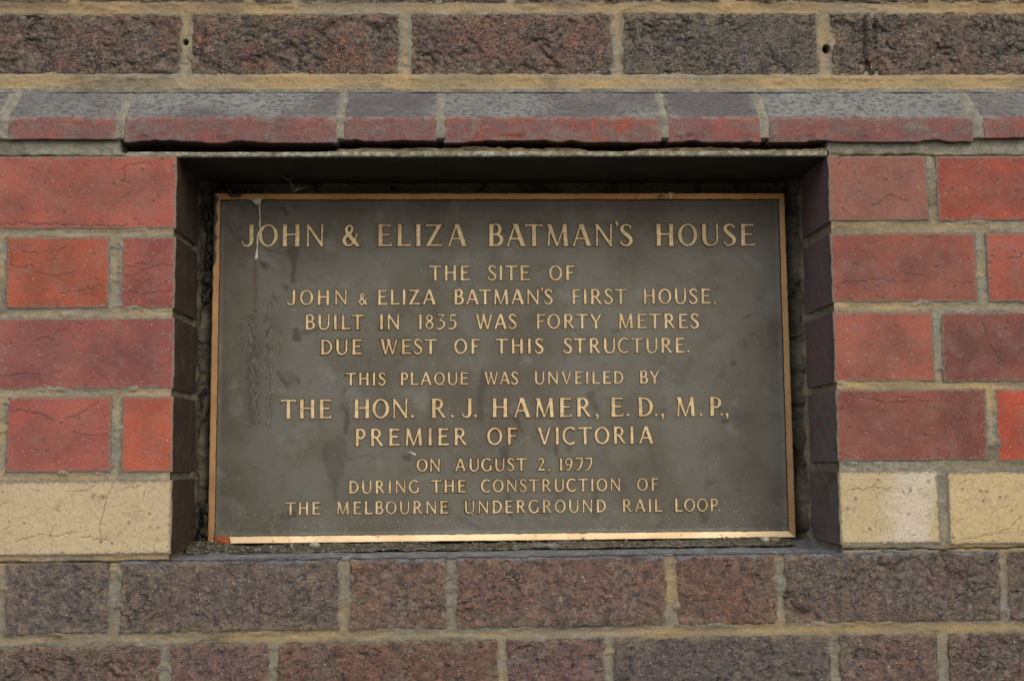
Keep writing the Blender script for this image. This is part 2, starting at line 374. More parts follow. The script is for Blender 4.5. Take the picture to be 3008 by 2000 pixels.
def mat_mortar(name):
    t = NT(name); y = t.attr("yel")
    n1 = t.noise(14, 3, 0.5); n2 = t.noise(90, 5, 0.65); n3 = t.noise(620, 4, 0.8); n4 = t.noise(300, 4, 0.7, t.vec(1.0, (2, 9, 9)))
    yel = t.mix(t.step(n1, 0.38, 0.62), hexc(166, 144, 106), hexc(142, 127, 98))
    gry = t.mix(t.step(n2, 0.4, 0.6), hexc(140, 136, 122), hexc(118, 115, 103))
    c = t.mix(t.math('ADD', y, t.math('MULTIPLY', t.math('SUBTRACT', n2, 0.5), 0.9), True), gry, yel)
    c = t.mix(t.step(t.noise(35, 4, 0.6, t.vec(1.0, (1, 7, 7))), 0.60, 0.76, 0, 0.6), c, hexc(110, 96, 72))
    c = t.mix(t.attr("grime"), c, t.mix(t.step(n2, 0.4, 0.6), hexc(46, 42, 35), hexc(74, 66, 50)))
    c = t.mix(1.0, c, t.mix(n3, (0.58, 0.58, 0.58, 1), (1.42, 1.42, 1.42, 1)), 'MULTIPLY')
    c = t.mix(1.0, c, t.mix(n4, (0.62, 0.62, 0.64, 1), (1.38, 1.38, 1.36, 1)), 'MULTIPLY')
    d3 = t.vor(420); c3 = t.vor(420, out="Color"); r3 = t.n.new("ShaderNodeSeparateColor"); t.l.new(c3, r3.inputs[0])
    c = t.mix(t.math('MULTIPLY', t.math('MULTIPLY', t.step(d3, 0.15, 0.3, 1, 0), t.step(r3.outputs[2], 0.9, 1.0)), 0.6), c, hexc(195, 186, 160))
    k = t.math('MULTIPLY', t.attr("grime"), t.crack(22, 3.0, 0.02, 10, 0.35, (3, 3, 3)))
    c = t.mix(t.math('MULTIPLY', k, 0.8), c, hexc(30, 26, 22))
    h = t.math('ADD', t.math('ADD', t.math('MULTIPLY', n2, 0.6), t.math('MULTIPLY', n4, 0.7)), t.math('MULTIPLY', n3, 0.8))
    return t.done(c, 0.92, t.bump(h, 0.0014, 1.0))

def mat_field(name):
    t = NT(name)
    n1 = t.noise(11, 4, 0.55); n2 = t.noise(60, 5, 0.65); n3 = t.noise(1100, 2, 0.7)
    c = t.mix(t.step(n1, 0.35, 0.68), hexc(101, 99, 90), hexc(87, 82, 72))
    c = t.mix(t.step(n2, 0.54, 0.72, 0, 0.5), c, hexc(74, 71, 63))
    c = t.mix(t.step(t.noise(28, 4, 0.6, t.vec(1.0, (5, 5, 1))), 0.56, 0.72, 0, 0.45), c, hexc(120, 121, 115))
    c = t.mix(t.attr("halo"), c, hexc(84, 70, 48))  # brown patina round the words, with shading around the letters painted in
    c = t.mix(t.attr("warm"), c, hexc(86, 66, 56))
    scf = t.attr("scuff"); gn = t.noise(1.0, 4, 0.7, t.vec((520, 520, 120)))
    c = t.mix(t.math('MULTIPLY', scf, t.step(gn, 0.50, 0.60)), c, hexc(110, 107, 101))
    c = t.mix(t.math('MULTIPLY', scf, t.step(gn, 0.44, 0.54, 0.75, 0)), c, hexc(60, 56, 50))
    c = t.mix(t.attr("stain"), c, hexc(58, 55, 46))
    c = t.mix(1.0, c, t.mix(n3, (0.70, 0.70, 0.70, 1), (1.30, 1.30, 1.30, 1)), 'MULTIPLY')
    d3 = t.vor(380); c3 = t.vor(380, out="Color"); r3 = t.n.new("ShaderNodeSeparateColor"); t.l.new(c3, r3.inputs[0])
    sp = t.math('MULTIPLY', t.step(d3, 0.12, 0.34, 1, 0), t.math('GREATER_THAN', t.attr("speck"), r3.outputs[0]))
    c = t.mix(t.math('MULTIPLY', sp, 0.6), c, hexc(170, 168, 156))
    h = t.math('ADD', t.math('MULTIPLY', n3, 0.6), t.math('MULTIPLY', n2, 0.5))
    rg = t.math('ADD', t.step(n2, 0.3, 0.7, 0.44, 0.58), t.math('MULTIPLY', t.attr("stain"), -0.08))
    return t.done(c, rg, t.bump(h, 0.0007, 1.0), 0.15)

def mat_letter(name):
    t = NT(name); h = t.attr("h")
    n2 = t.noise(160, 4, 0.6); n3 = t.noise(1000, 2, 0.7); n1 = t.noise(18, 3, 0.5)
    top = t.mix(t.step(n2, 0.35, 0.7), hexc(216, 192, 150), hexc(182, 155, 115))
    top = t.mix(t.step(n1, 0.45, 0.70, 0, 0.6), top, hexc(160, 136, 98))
    side = t.mix(t.step(n2, 0.4, 0.6), hexc(92, 70, 42), hexc(64, 56, 42))  # brown patina on the sides, with stronger letter shadow painted in
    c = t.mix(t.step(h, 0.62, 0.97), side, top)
    dk = t.step(t.noise(70, 4, 0.6, t.vec(1.0, (3, 1, 1))), 0.66, 0.76, 0, 0.6)
    c = t.mix(dk, c, hexc(98, 82, 58))
    c = t.mix(1.0, c, t.mix(n3, (0.86, 0.86, 0.86, 1), (1.14, 1.14, 1.14, 1)), 'MULTIPLY')
    return t.done(c, 0.48, t.bump(n3, 0.0003, 0.6), 0.15)

def mat_frame(name):
    t = NT(name); base = t.ocol()
    n2 = t.noise(120, 4, 0.6); n3 = t.noise(900, 2, 0.7); n1 = t.noise(20, 3, 0.5)
    c = t.mix(t.step(n1, 0.35, 0.7), base, t.mix(1.0, base, (0.78, 0.72, 0.66, 1), 'MULTIPLY'))
    c = t.mix(t.step(n2, 0.60, 0.72, 0, 0.55), c, hexc(110, 84, 50))
    gr = t.math('ADD', t.attr("grime"), t.math('MULTIPLY', t.math('SUBTRACT', t.noise(170, 4, 0.7), 0.5), 1.3), True)
    c = t.mix(t.step(gr, 0.45, 0.62), c, hexc(58, 50, 36))
    c = t.mix(1.0, c, t.mix(n3, (0.86, 0.86, 0.86, 1), (1.14, 1.14, 1.14, 1)), 'MULTIPLY')
    return t.done(c, 0.46, t.bump(n2, 0.0003, 0.6), 0.3)

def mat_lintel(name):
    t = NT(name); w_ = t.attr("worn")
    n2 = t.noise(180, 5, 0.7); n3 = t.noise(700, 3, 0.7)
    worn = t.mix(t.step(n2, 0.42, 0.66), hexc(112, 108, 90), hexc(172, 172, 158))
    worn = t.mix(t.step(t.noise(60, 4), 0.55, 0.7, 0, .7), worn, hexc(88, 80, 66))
    dark = t.mix(t.step(t.noise(30, 4), 0.4, 0.7), hexc(34, 32, 28), hexc(46, 43, 36))  # body and underside coloured much darker than the front edge
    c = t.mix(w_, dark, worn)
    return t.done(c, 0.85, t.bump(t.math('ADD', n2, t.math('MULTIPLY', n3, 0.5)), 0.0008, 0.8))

def mat_simple(name, c1, c2, scale=150, rough=0.85, bump=0.0006, c3=None):
    t = NT(name)
    n = t.noise(scale, 4, 0.65)
    c = t.mix(t.step(n, 0.38, 0.64), hexc(*c1), hexc(*c2))
    if c3: c = t.mix(t.step(t.noise(scale*2.3, 3, 0.7, t.vec(1.0, (2, 5, 2))), 0.60, 0.68), c, hexc(*c3))
    return t.done(c, rough, t.bump(n, bump, 0.9))

MR, MC = mat_smooth_brick("red_brick_face"), mat_smooth_brick("cream_brick_face", True)
MK, MS, MM = mat_clinker("clinker_brick_face"), mat_splay("splay_brick_face"), mat_mortar("lime_mortar")
MF, ML, MB, MLN = mat_field("dark_bronze_field"), mat_letter("raised_bronze"), mat_frame("bronze_border"), mat_lintel("dark_slab")
MCORE = mat_simple("rubble_core", (60, 52, 42), (84, 74, 58), 60)
MSOIL = mat_simple("sill_dirt_mix", (62, 58, 48), (108, 102, 88), 200, c3=(158, 152, 136))
MBLACK = mat_simple("sooty_crust", (26, 25, 22), (48, 46, 38), 160)
MMOSS = mat_simple("brown_moss", (92, 74, 34), (128, 104, 56), 300)
MWHITE = mat_simple("dried_paint", (190, 186, 160), (216, 212, 190), 200, 0.6)
MGREYDRY = mat_simple("lichen_grey", (128, 130, 124), (176, 178, 170), 220, c3=(60, 60, 56))
MRUST = mat_simple("orange_tile_chip", (136, 70, 42), (168, 92, 56), 90, 0.7)
MWEB = mat_simple("dusty_fibre", (104, 96, 80), (140, 132, 112), 200)

# ------------------------------------------------------------------ bricks
WALL = empty("brick_wall", (0, 0, at(1500, 1900)[1]), "old banded wall of red, cream and dark purple bricks around the bronze plaque recess", "wall")
def wparent(o): o.parent = WALL; o.matrix_parent_inverse = Matrix.Translation(-WALL.location); return o

NORMAL = [0.05, 0.018, 0.006, 0.0022, 0.0008]
DEEP = list(np.concatenate([np.arange(0.112, 0.006, -0.0028), [0.0045, 0.0022, 0.0008]]))
BRICKS_FRONT = []     # rectangles of every face, for the mortar mask: (x0,x1,z0,z1,zone)

def brick(x0, x1, z0, z1, d, kind, color, seed, rgh=1.0, groove=None, L=NORMAL, R=NORMAL, T=NORMAL, B=NORMAL, res=None, tone=0.0, label=None, zone=0, jit=True):
    if res is None:
        vis = x1 > at(-30, 1000)[0] and x0 < at(3040, 1000)[0]
        res = (0.0013 if kind == 'clinker' else 0.00085) if vis else 0.003
        if vis and x1-x0 > 0.1: pass
    nx, nz = max(3, int((x1-x0)/res)), max(3, int((z1-z0)/res))
    sx = [x0]*len(L) + list(np.linspace(x0, x1, nx)) + [x1]*len(R); sd = L + [0]*nx + R[::-1]
    tz = [z0]*len(B) + list(np.linspace(z0, z1, nz)) + [z1]*len(T); td = B + [0]*nz + T[::-1]
    X, Z = np.meshgrid(np.array(sx), np.array(tz), indexing='ij'); DS, DT = np.meshgrid(np.array(sd, float), np.array(td, float), indexing='ij')
    dep = np.maximum(DS, DT)
    front = (dep == 0)
    e = np.minimum(np.minimum(X-x0, x1-X), np.minimum(Z-z0, z1-Z)); e = np.where(front, e, 0)
    rough = (kind == 'clinker')
    wamp = {'clinker': 0.0021, 'red': 0.0007, 'cream': 0.0007}[kind]
    wgt = np.exp(-e/0.012)
    ex = np.where(L is DEEP, X-x0, 9); ex2 = np.where(R is DEEP, x1-X, 9)
    if L is DEEP: wgt = wgt*sstep(0, 0.03, X-x0+0.004)
    if R is DEEP: wgt = wgt*sstep(0, 0.03, x1-X+0.004)
    k1, k2 = 38.0, 150.0
    wx = fbm(X*k1, dep*k1, Z*k1, seed, 3)*wamp*0.7 + noise3(X*k2*1.6, dep*k2, Z*k2*1.6, seed+9)*wamp*0.45 + (0 if rough else 1)*noise3(X*520, dep*k2, Z*520, seed+19)*0.0005
    wz = fbm(X*k1+40, dep*k1, Z*k1, seed+3, 3)*wamp*0.7 + noise3(X*k2*1.6+9, dep*k2, Z*k2*1.6, seed+5)*wamp*0.45 + (0 if rough else 1)*noise3(X*520+4, dep*k2, Z*520, seed+29)*0.0005
    # chips off the arris
    chip = sstep(0.50, 0.85, fbm(X*60, dep*60, Z*60, seed+21, 2))*np.exp(-e/0.004)
    r = 0.0016 if not rough else 0.0035
    er = np.clip(1-e/r, 0, 1); drop = r*(1-np.sqrt(np.clip(1-er*er, 0, 1)))*0.8
    y = d + dep
    cav = np.zeros_like(X); crk = np.zeros_like(X)
    if rough:
        wxx = X + 0.006*noise3(X*60, 0, Z*60, seed+30); wzz = Z + 0.004*noise3(X*60, 5, Z*60, seed+31)
        f1, f2, hid = worley(wxx*85, wzz*130, seed)
        g1, g2, gid = worley(wxx*210, wzz*280, seed+2)
        plate = (hid-0.5)*0.0022
        fis = np.exp(-(f2-f1)/0.09); fis2 = np.exp(-(g2-g1)/0.14)
        mask = (0.12 + 0.88*sstep(-0.25, 0.25, fbm(X*22, 0, Z*30, seed+4, 4)))*rgh       # where the skin is broken up
        ridg = 1-np.abs(fbm(X*95, 0, Z*130, seed+6, 4))*3.0
        disp = fbm(X*18, 0, Z*18, seed+7, 3)*0.0012 + mask*(0.78 if d > 0 else 0.50)*(plate*1.2 + fis*0.0015 + fis2*0.0010 - 0.0007*ridg + fbm(X*260, 0, Z*300, seed+12, 2)*0.0009) + (1-mask)*fbm(X*160, 0, Z*160, seed+8, 3)*0.0006
        pits = sstep(0.80, 0.88, gid)*sstep(0.45, 0.15, g1)*0.0020; disp = disp + pits
        fade = sstep(0, 0.004, e)
        sg = crack_segs((x0, x1, z0, z1), seed, int((1+4*rgh)*(x1-x0)/0.24), int((14+42*rgh)*(x1-x0)/0.24), 0.75)
        F0, F1 = len(L), len(L)+nx; G0, G1 = len(B), len(B)+nz
        crk[F0:F1, G0:G1] = cracks(X[F0:F1, G0:G1], Z[F0:F1, G0:G1], None, sg, 0.0015)
        crk = crk*sstep(-0.30, 0.05, fbm(X*22, 0, Z*30, seed+4, 4))
        if groove is not None:
            gx = X-groove+0.0015*noise3(0, 0, Z*60, 4)+(Z-z1)*0.05
            disp = disp - 0.0022*np.exp(-((gx)/0.0030)**2) + 0.0035*np.exp(-((gx-0.006)/0.0022)**2) + 0.0035*np.exp(-((gx+0.0055)/0.0018)**2)
            crk = np.maximum(crk, 0.8*np.exp(-((gx+0.0055)/0.0012)**2)*sstep(z1, z1-0.01, Z))
        disp = disp + crk*0.0020
        y = y + disp*np.where(front, 0.25+0.75*fade, 0.25)
        cav = np.clip(mask*0.25 + mask*fis*0.7 + pits*220 + mask*fis2*0.25, 0, 0.8)*front; cav = np.maximum(cav, crk*front)
    else:
        disp = fbm(X*14, 0, Z*14, seed+7, 3)*0.0007 + fbm(X*170, 0, Z*170, seed+8, 3)*0.00022
        ex_ = [p for p in EXPL if any(x0-0.002 < at(*q)[0] < x1+0.002 and z0-0.002 < at(*q)[1] < z1+0.002 for q in p)]
        ar = (x1-x0)*(z1-z0)/0.02
        if kind == 'cream': sg = crack_segs((x0, x1, z0, z1), seed, int(2*ar), int(190*ar), 0.9, ex_)
        else: sg = crack_segs((x0, x1, z0, z1), seed, int((1+seed % 3)*ar), int((22+seed % 4*12)*ar), 0.30, ex_)
        F0, F1 = len(L), len(L)+nx; G0, G1 = len(B), len(B)+nz
        crk[F0:F1, G0:G1] = cracks(X[F0:F1, G0:G1], Z[F0:F1, G0:G1], None, sg, 0.0005)
        y = y + disp*front + crk*0.0008
    y = y + np.where(front, drop, 0) + chip*(0.0025 if rough else 0.0016)
    Xo, Zo = X + wx*wgt, Z + wz*wgt
    # side faces: own relief
    sidem = np.zeros_like(X)
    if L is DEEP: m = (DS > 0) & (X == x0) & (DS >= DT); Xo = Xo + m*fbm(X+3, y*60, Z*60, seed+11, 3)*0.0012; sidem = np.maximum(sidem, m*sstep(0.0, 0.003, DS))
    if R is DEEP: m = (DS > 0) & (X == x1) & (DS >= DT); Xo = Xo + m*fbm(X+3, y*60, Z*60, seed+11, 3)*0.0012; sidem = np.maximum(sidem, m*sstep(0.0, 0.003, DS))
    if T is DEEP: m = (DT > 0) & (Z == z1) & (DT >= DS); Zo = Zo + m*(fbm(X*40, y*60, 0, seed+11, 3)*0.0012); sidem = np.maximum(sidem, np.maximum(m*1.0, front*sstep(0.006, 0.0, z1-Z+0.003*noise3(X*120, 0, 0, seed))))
    loc = ((x0+x1)/2, d, (z0+z1)/2)
    V = np.stack([Xo-loc[0], y-d, Zo-loc[2]], -1).reshape(-1, 3)
    edge = np.exp(-e/(0.0045 if not rough else 0.007))*(1-sidem)
    pale = np.zeros_like(X)
    if label and "whitish" in label: pale = 0.75*sstep(0.034, 0.010, np.abs(X-x0-0.080-(Z-z1)*0.12) + 0.012*fbm(X*40, 0, Z*40, 5, 3))
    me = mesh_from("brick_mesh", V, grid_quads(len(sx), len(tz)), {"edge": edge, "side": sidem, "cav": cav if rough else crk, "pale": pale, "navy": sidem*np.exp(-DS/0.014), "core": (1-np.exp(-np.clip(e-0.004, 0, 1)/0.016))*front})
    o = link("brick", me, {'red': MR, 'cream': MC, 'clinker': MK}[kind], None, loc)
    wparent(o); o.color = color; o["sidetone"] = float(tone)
    if label: o["label"] = label
    BRICKS_FRONT.append((x0, x1, z0, z1, zone))
    return o

rs = random.Random(5)
def vary(c, a=0.10):
    k = 1+rs.uniform(-a, a); return (c[0]*k*(1+rs.uniform(-a, a)*0.4), c[1]*k, c[2]*k*(1+rs.uniform(-a, a)*0.5), 1)

def course(px, ytl, ybl, d, kind, cols, **kw):
    """px: list of (left px, right px) of bricks; ytl / ybl: functions of px for top and bottom."""
    out = []
    for i, (a, b) in enumerate(px):
        m = (a+b)/2; ym = (ytl(m)+ybl(m))/2
        x0, x1 = at(a, ym, d)[0], at(b, ym, d)[0]
        z1, z0 = at(m, ytl(m), d)[1], at(m, ybl(m), d)[1]
        out.append((x0, x1, z0, z1, cols[i]))
    return out

def lin(a, b):   # y at px 0 and px 3008
    return lambda x: a + (b-a)*x/3008.0

D_UP = 0.036
CLK = [hexc(110, 84, 78), hexc(114, 86, 80), hexc(106, 80, 76), hexc(102, 84, 80), hexc(114, 80, 72)]
seed = 100
def emit(lst, d, kind, zone, **kw):
    global seed
    r = []
    for (x0, x1, z0, z1, c) in lst:
        seed += 17
        rg = 1.2 if d > 0 else rs.choice([0.3, 0.5, 0.75, 0.9]) if x1-x0 > 0.15 else rs.choice([0.1, 0.25, 0.45])
        o = brick(x0, x1, z0, z1, d, kind, c, seed, zone=zone, rgh=rg, **kw); o["rough"] = float(rg)
        r.append(o)
    return r

# upper wall, set back above the splayed course
t0 = course([(-420, 205), (232, 856), (884, 1486), (1514, 2112), (2140, 2726), (2754, 3380)], lin(-190, -190), lin(7, 8), D_UP, 'clinker', [vary(CLK[i % 5]) for i in range(6)])
emit(t0, D_UP, 'clinker', 0)
t1 = course([(-110, 531), (561, 1174), (1206, 1798), (1830, 2402), (2440, 3190)], lin(42, 38), lin(220, 224), D_UP, 'clinker',
            [vary(hexc(112, 82, 74)), vary(hexc(116, 84, 74)), vary(hexc(118, 84, 78)), vary(hexc(98, 84, 80)), vary(hexc(108, 84, 76))])
emit(t1, D_UP, 'clinker', 0, groove=at(2549, 130, D_UP)[0])
t1b = course([(-760, -140), (3220, 3800)], lin(42, 38), lin(220, 224), D_UP, 'clinker', [CLK[0], CLK[1]]); emit(t1b, D_UP, 'clinker', 0, res=0.003)

# red courses each side of the recess
RED = lambda *a: (lambda c: (c[0]*(0.76 if a[1] < 120 else 0.84), c[1]*(1.08 if a[1] < 120 else 0.93), c[2]*(1.02 if a[1] < 120 else 1.06), 1))(hexc(*a))
LX = at(518, 466)[0]*0.5 + at(503, 1631)[0]*0.5; RXX = at(2433, 455)[0]*0.5 + at(2467, 1597)[0]*0.5
def row_left(spec, y0, y1, kind='red'):
    for (a, b, c, last, lab) in spec:
        global seed; seed += 17
        m = max(0, (a+b)/2)
        x0, x1 = at(a, (y0+y1)/2)[0], (LX if last else at(b, (y0+y1)/2)[0])
        z1, z0 = at(m, y0)[1], at(m, y1)[1]
        brick(x0, x1, z0, z1, rs.uniform(-0.0006, 0.0006), kind, c, seed, R=(DEEP if last else NORMAL), zone=1, label=lab)
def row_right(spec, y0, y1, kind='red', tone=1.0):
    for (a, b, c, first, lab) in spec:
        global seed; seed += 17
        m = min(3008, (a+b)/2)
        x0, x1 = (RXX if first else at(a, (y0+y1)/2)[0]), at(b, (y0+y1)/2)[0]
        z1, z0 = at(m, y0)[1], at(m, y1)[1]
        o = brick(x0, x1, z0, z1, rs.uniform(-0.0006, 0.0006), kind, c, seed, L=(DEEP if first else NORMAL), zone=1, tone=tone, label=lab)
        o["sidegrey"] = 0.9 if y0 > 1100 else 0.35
row_left([(-470, -150, RED(160, 82, 72), 0, None), (-122, 518, RED(168, 84, 74), 1, None)], 458.5, 673)
row_left([(-660, -14, RED(158, 78, 68), 0, None), (18, 321, RED(172, 80, 62), 0, None), (355, 515, RED(156, 76, 70), 1, None)], 695.5, 906)
row_left([(-470, -158, RED(160, 80, 72), 0, None), (-130, 512, RED(152, 78, 74), 1, None)], 934, 1143.4)
row_left([(-660, -14, RED(165, 85, 78), 0, None), (19, 327, RED(170, 84, 76), 0, None), (357, 508, RED(180, 84, 66), 1, None)], 1164, 1387)
row_left([(-470, -160, RED(196, 172, 134), 0, None), (-132, 505, RED(192, 166, 126), 1, "pale cream brick with a web of fine cracks")], 1413, 1631, 'cream')
row_right([(2433, 2725, RED(146, 84, 76), 1, None), (2752, 3390, RED(164, 74, 62), 0, None)], 458, 648)
row_right([(2444, 2870, RED(150, 78, 68), 1, None), (2899, 3215, RED(168, 80, 68), 0, None)], 684, 887)
row_right([(2450, 2744, RED(162, 84, 72), 1, None), (2767, 3410, RED(132, 70, 64), 0, None)], 916, 1121)
row_right([(2459, 2899, RED(138, 72, 64), 1, None), (2928, 3230, RED(182, 74, 56), 0, None)], 1143, 1353)
row_right([(2465, 2759, RED(190, 166, 122), 1, "pale cream brick with a whitish patch"), (2786, 3420, RED(194, 166, 118), 0, None)], 1383.5, 1597, 'cream', 0.55)

# dark courses below the recess
B6 = course([(-640, -12), (15, 319), (350, 995), (1025, 1312), (1339, 1956), (1988, 2280), (2303, 2939), (2960, 3270)], lin(1653, 1617), lin(1868, 1823), 0.0, 'clinker',
            [vary(hexc(98, 84, 82)), vary(hexc(102, 84, 80)), vary(hexc(104, 84, 77)), vary(hexc(118, 88, 80)), vary(hexc(122, 90, 80)), vary(hexc(114, 82, 72)), vary(hexc(102, 80, 75)), vary(hexc(100, 82, 78))])
LXo, RXo = LX-0.01, RXX+0.01
for i, b in enumerate(B6):
    inside = b[1] > LX-0.02 and b[0] < RXX+0.02
    emit([b], 0.0, 'clinker', 0, T=(DEEP if inside else NORMAL))
B7 = course([(-180, 470), (497, 793), (811, 1463), (1487, 1778), (1802, 2440), (2465, 2757), (2787, 3430)], lin(1899, 1856), lin(2116, 2066), 0.0, 'clinker', [vary(CLK[(i*2) % 5]) for i in range(7)])
emit(B7, 0.0, 'clinker', 0)
B8 = course([(-420, 205), (232, 856), (884, 1486), (1514, 2112), (2140, 2726), (2754, 3380)], lin(2146, 2096), lin(2360, 2306), 0.0, 'clinker', [CLK[i % 5] for i in range(6)])
emit(B8, 0.0, 'clinker', 0, res=0.003)

# ------------------------------------------------------------------ splayed string course
ZT = at(1500, 263, D_UP)[1]; D_SP = -0.005
ZA = at(1500, 346, D_SP)[1]; ZB = at(1500, 408, D_SP)[1]
def splay(a, b, col, s, over):
    """a, b: photo px of the ends, measured on the arris."""
    x0, x1 = at(a, 347, D_SP)[0], at(b, 347, D_SP)[0]
    zb = ZB - (0.0042 if over else 0.0)
    n = max(4, int((x1-x0)/0.0013))
    prof = [(0.09, ZT+0.001, 1, 0), (D_UP+0.010, ZT+0.001, 1, 0)]                                  # depth, z, slope, under
    ns = 34
    for k in range(ns): f = k/(ns-1); prof.append((D_UP+0.004-(D_UP+0.004-D_SP)*f, ZT-(ZT-ZA)*f, 1-sstep(0.93, 1.0, f), 0))
    nf = 20
    for k in range(1, nf): f = k/(nf-1); prof.append((D_SP, ZA-(ZA-zb)*f, 0, 0))
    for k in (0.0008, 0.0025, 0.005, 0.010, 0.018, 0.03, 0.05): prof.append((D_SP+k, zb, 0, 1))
    P = np.array(prof); L_ = NORMAL
    sx = [x0]*len(L_) + list(np.linspace(x0, x1, n)) + [x1]*len(L_); sd = L_ + [0]*n + L_[::-1]
    X, J = np.meshgrid(np.array(sx), np.arange(len(P)), indexing='ij'); DS = np.meshgrid(np.array(sd, float), np.arange(len(P)), indexing='ij')[0]
    Y, Z, SL, UN = P[J, 0], P[J, 1], P[J, 2], P[J, 3]
    ex = np.where(DS == 0, np.minimum(X-x0, x1-X), 0)
    wgt = np.exp(-ex/0.008)
    X2 = X + (fbm(X*50, Y*50, Z*50, s, 3)*0.0022 + noise3(X*260, Y*260, Z*260, s+2)*0.0008)*wgt
    nd = fbm(X*20, Y*20, Z*20, s+5, 3)*0.0009 + fbm(X*220, Y*220, Z*220, s+6, 2)*0.00025
    er = np.clip(1-ex/0.002, 0, 1); nd = nd + 0.0016*(1-np.sqrt(1-er*er))
    ny = np.where(SL > 0.5, 0.7, 1-UN)
    nz = np.where(SL > 0.5, 0.7, UN*-1.0)
    low = (SL < 0.5)*(UN < 0.5)*sstep(ZB+0.005, ZB-0.001, Z)
    chip = sstep(0.0, 0.6, fbm(X*70, 0, 0, s+8, 3))*(low + UN*0.6)*(0.0016 if over else 0.0006)
    rag = (0.0042 if over else 0.0010)*np.clip(fbm(X*34, 0, 0, s+18, 4)+0.15, 0, 1)*np.where(UN > 0, 1.0, sstep(ZB+0.007, ZB, Z))*(SL < 0.5)
    Y2 = Y + nd*np.where(SL > 0.5, 0.7, 1-UN) + chip + np.where(DS > 0, DS, 0)*(Y < D_UP)
    Z2 = Z - nd*nz*0.5 + chip*0.5 + rag
    arr = np.exp(-np.abs(Z-ZA)/0.002)*(UN < .5)*(0.0006 + 0.0006*noise3(X*150, 0, 0, s)); Y2 = Y2+arr; Z2 = Z2-arr*0.6
    loc = ((x0+x1)/2, D_SP, ZA)
    V = np.stack([X2-loc[0], Y2-loc[1], Z2-loc[2]], -1).reshape(-1, 3)
    edge = np.clip(np.exp(-ex/0.004)+np.exp(-np.abs(Z-ZA)/0.0018)*0.8+np.exp(-np.abs(ZT-Z)/0.002), 0, 1)
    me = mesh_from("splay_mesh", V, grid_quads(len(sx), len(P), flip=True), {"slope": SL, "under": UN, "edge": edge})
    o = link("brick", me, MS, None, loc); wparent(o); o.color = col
    return o
SPB = [(-620, -10, 0), (24, 342, 0), (364, 989, 1), (1010, 1284, 1), (1305, 1942, 1), (1963, 2233, 1), (2257, 2857, 1), (2888, 3200, 0), (3225, 3840, 0)]
SC = [hexc(*a) for a in ((136, 74, 64), (146, 80, 70), (134, 74, 68), (128, 76, 72), (148, 74, 58), (144, 76, 66), (136, 72, 66), (150, 76, 62), (138, 72, 62))]
for i, (a, b, ov) in enumerate(SPB):
    o = splay(a, b, SC[i], 900+i*13, ov)
    o["label"] = "sloping-topped brick, grey above a red face"; o["dark"] = (0.5, 0.8, 0.0, 1.0, 0.25, 1.0, 0.0, 0.9, 0.2)[i]
# mortar of the splayed course: same profile, a little behind
def splay_mortar():
    x0, x1 = at(-640, 347)[0], at(3860, 347)[0]
    xs = []
    segs = [(SPB[i][1], SPB[i+1][0]) for i in range(len(SPB)-1)]
    VV, QQ, A = [], [], []
    base = 0
    for (a, b) in segs:
        xa, xb = at(a, 347, D_SP)[0]-0.005, at(b, 347, D_SP)[0]+0.005
        n = int((xb-xa)/0.0012)+2
        pr = [(D_UP+0.003-(D_UP+0.003-D_SP)*k/27, ZT-(ZT-ZA)*k/27) for k in range(28)] + [(D_SP, ZA-(ZA-ZB-0.001)*k/18) for k in range(1, 19)] + [(D_SP+0.02, ZB+0.001)]
        P = np.array(pr)
        X, J = np.meshgrid(np.linspace(xa, xb, n), np.arange(len(P)), indexing='ij')
        Y, Z = P[J, 0], P[J, 1]
        mid = (xa+xb)/2
        nn = fbm(X*90, Y*90, Z*90, 55, 3)*0.0012 + 0.0012 - 0.0010*np.exp(-((X-mid)/0.004)**2)
        VV.append(np.stack([X, Y+nn, Z-nn*0.5], -1).reshape(-1, 3)); QQ.append(grid_quads(n, len(P), flip=True)+base); base += X.size
        A.append(np.full(X.size, 0.0))
    V = np.concatenate(VV); me = mesh_from("mortar_mesh", V, np.concatenate(QQ), {"yel": np.concatenate(A)-0.1, "grime": np.concatenate(A)})
    wparent(link("mortar", me, MM, label="grey mortar between the sloping-topped bricks"))
splay_mortar()

# ------------------------------------------------------------------ mortar sheets
def inside_dist(X, Z, zone_sel=None):
    best = np.full(X.shape, -1.0)
    xs, zs = X[:, 0], Z[0, :]
    for (x0, x1, z0, z1, zn) in BRICKS_FRONT:
        i0, i1 = np.searchsorted(xs, x0), np.searchsorted(xs, x1); j0, j1 = np.searchsorted(zs, z0), np.searchsorted(zs, z1)
        if i1 <= i0 or j1 <= j0: continue
        a, b = X[i0:i1, j0:j1], Z[i0:i1, j0:j1]
        dd = np.minimum(np.minimum(a-x0, x1-a), np.minimum(b-z0, z1-b))
        best[i0:i1, j0:j1] = np.maximum(best[i0:i1, j0:j1], dd)
    return best
def out_dist(X, Z):
    """distance outwards from the nearest brick face (0 inside)"""
    best = np.full(X.shape, 0.02)
    for (x0, x1, z0, z1, zn) in BRICKS_FRONT:
        m = 0.021
        i0, i1 = np.searchsorted(X[:, 0], x0-m), np.searchsorted(X[:, 0], x1+m); j0, j1 = np.searchsorted(Z[0, :], z0-m), np.searchsorted(Z[0, :], z1+m)
        if i1 <= i0 or j1 <= j0: continue
        a, b = X[i0:i1, j0:j1], Z[i0:i1, j0:j1]
        dd = np.hypot(np.maximum(np.maximum(x0-a, a-x1), 0), np.maximum(np.maximum(z0-b, b-z1), 0))
        best[i0:i1, j0:j1] = np.minimum(best[i0:i1, j0:j1], dd)
    return best
XL, XR = at(-640, 1000)[0], at(3560, 1000)[0]
ZLT, ZLB = at(1500, 443)[1], at(1500, 459.5)[1]       # slab over the recess: top and underside
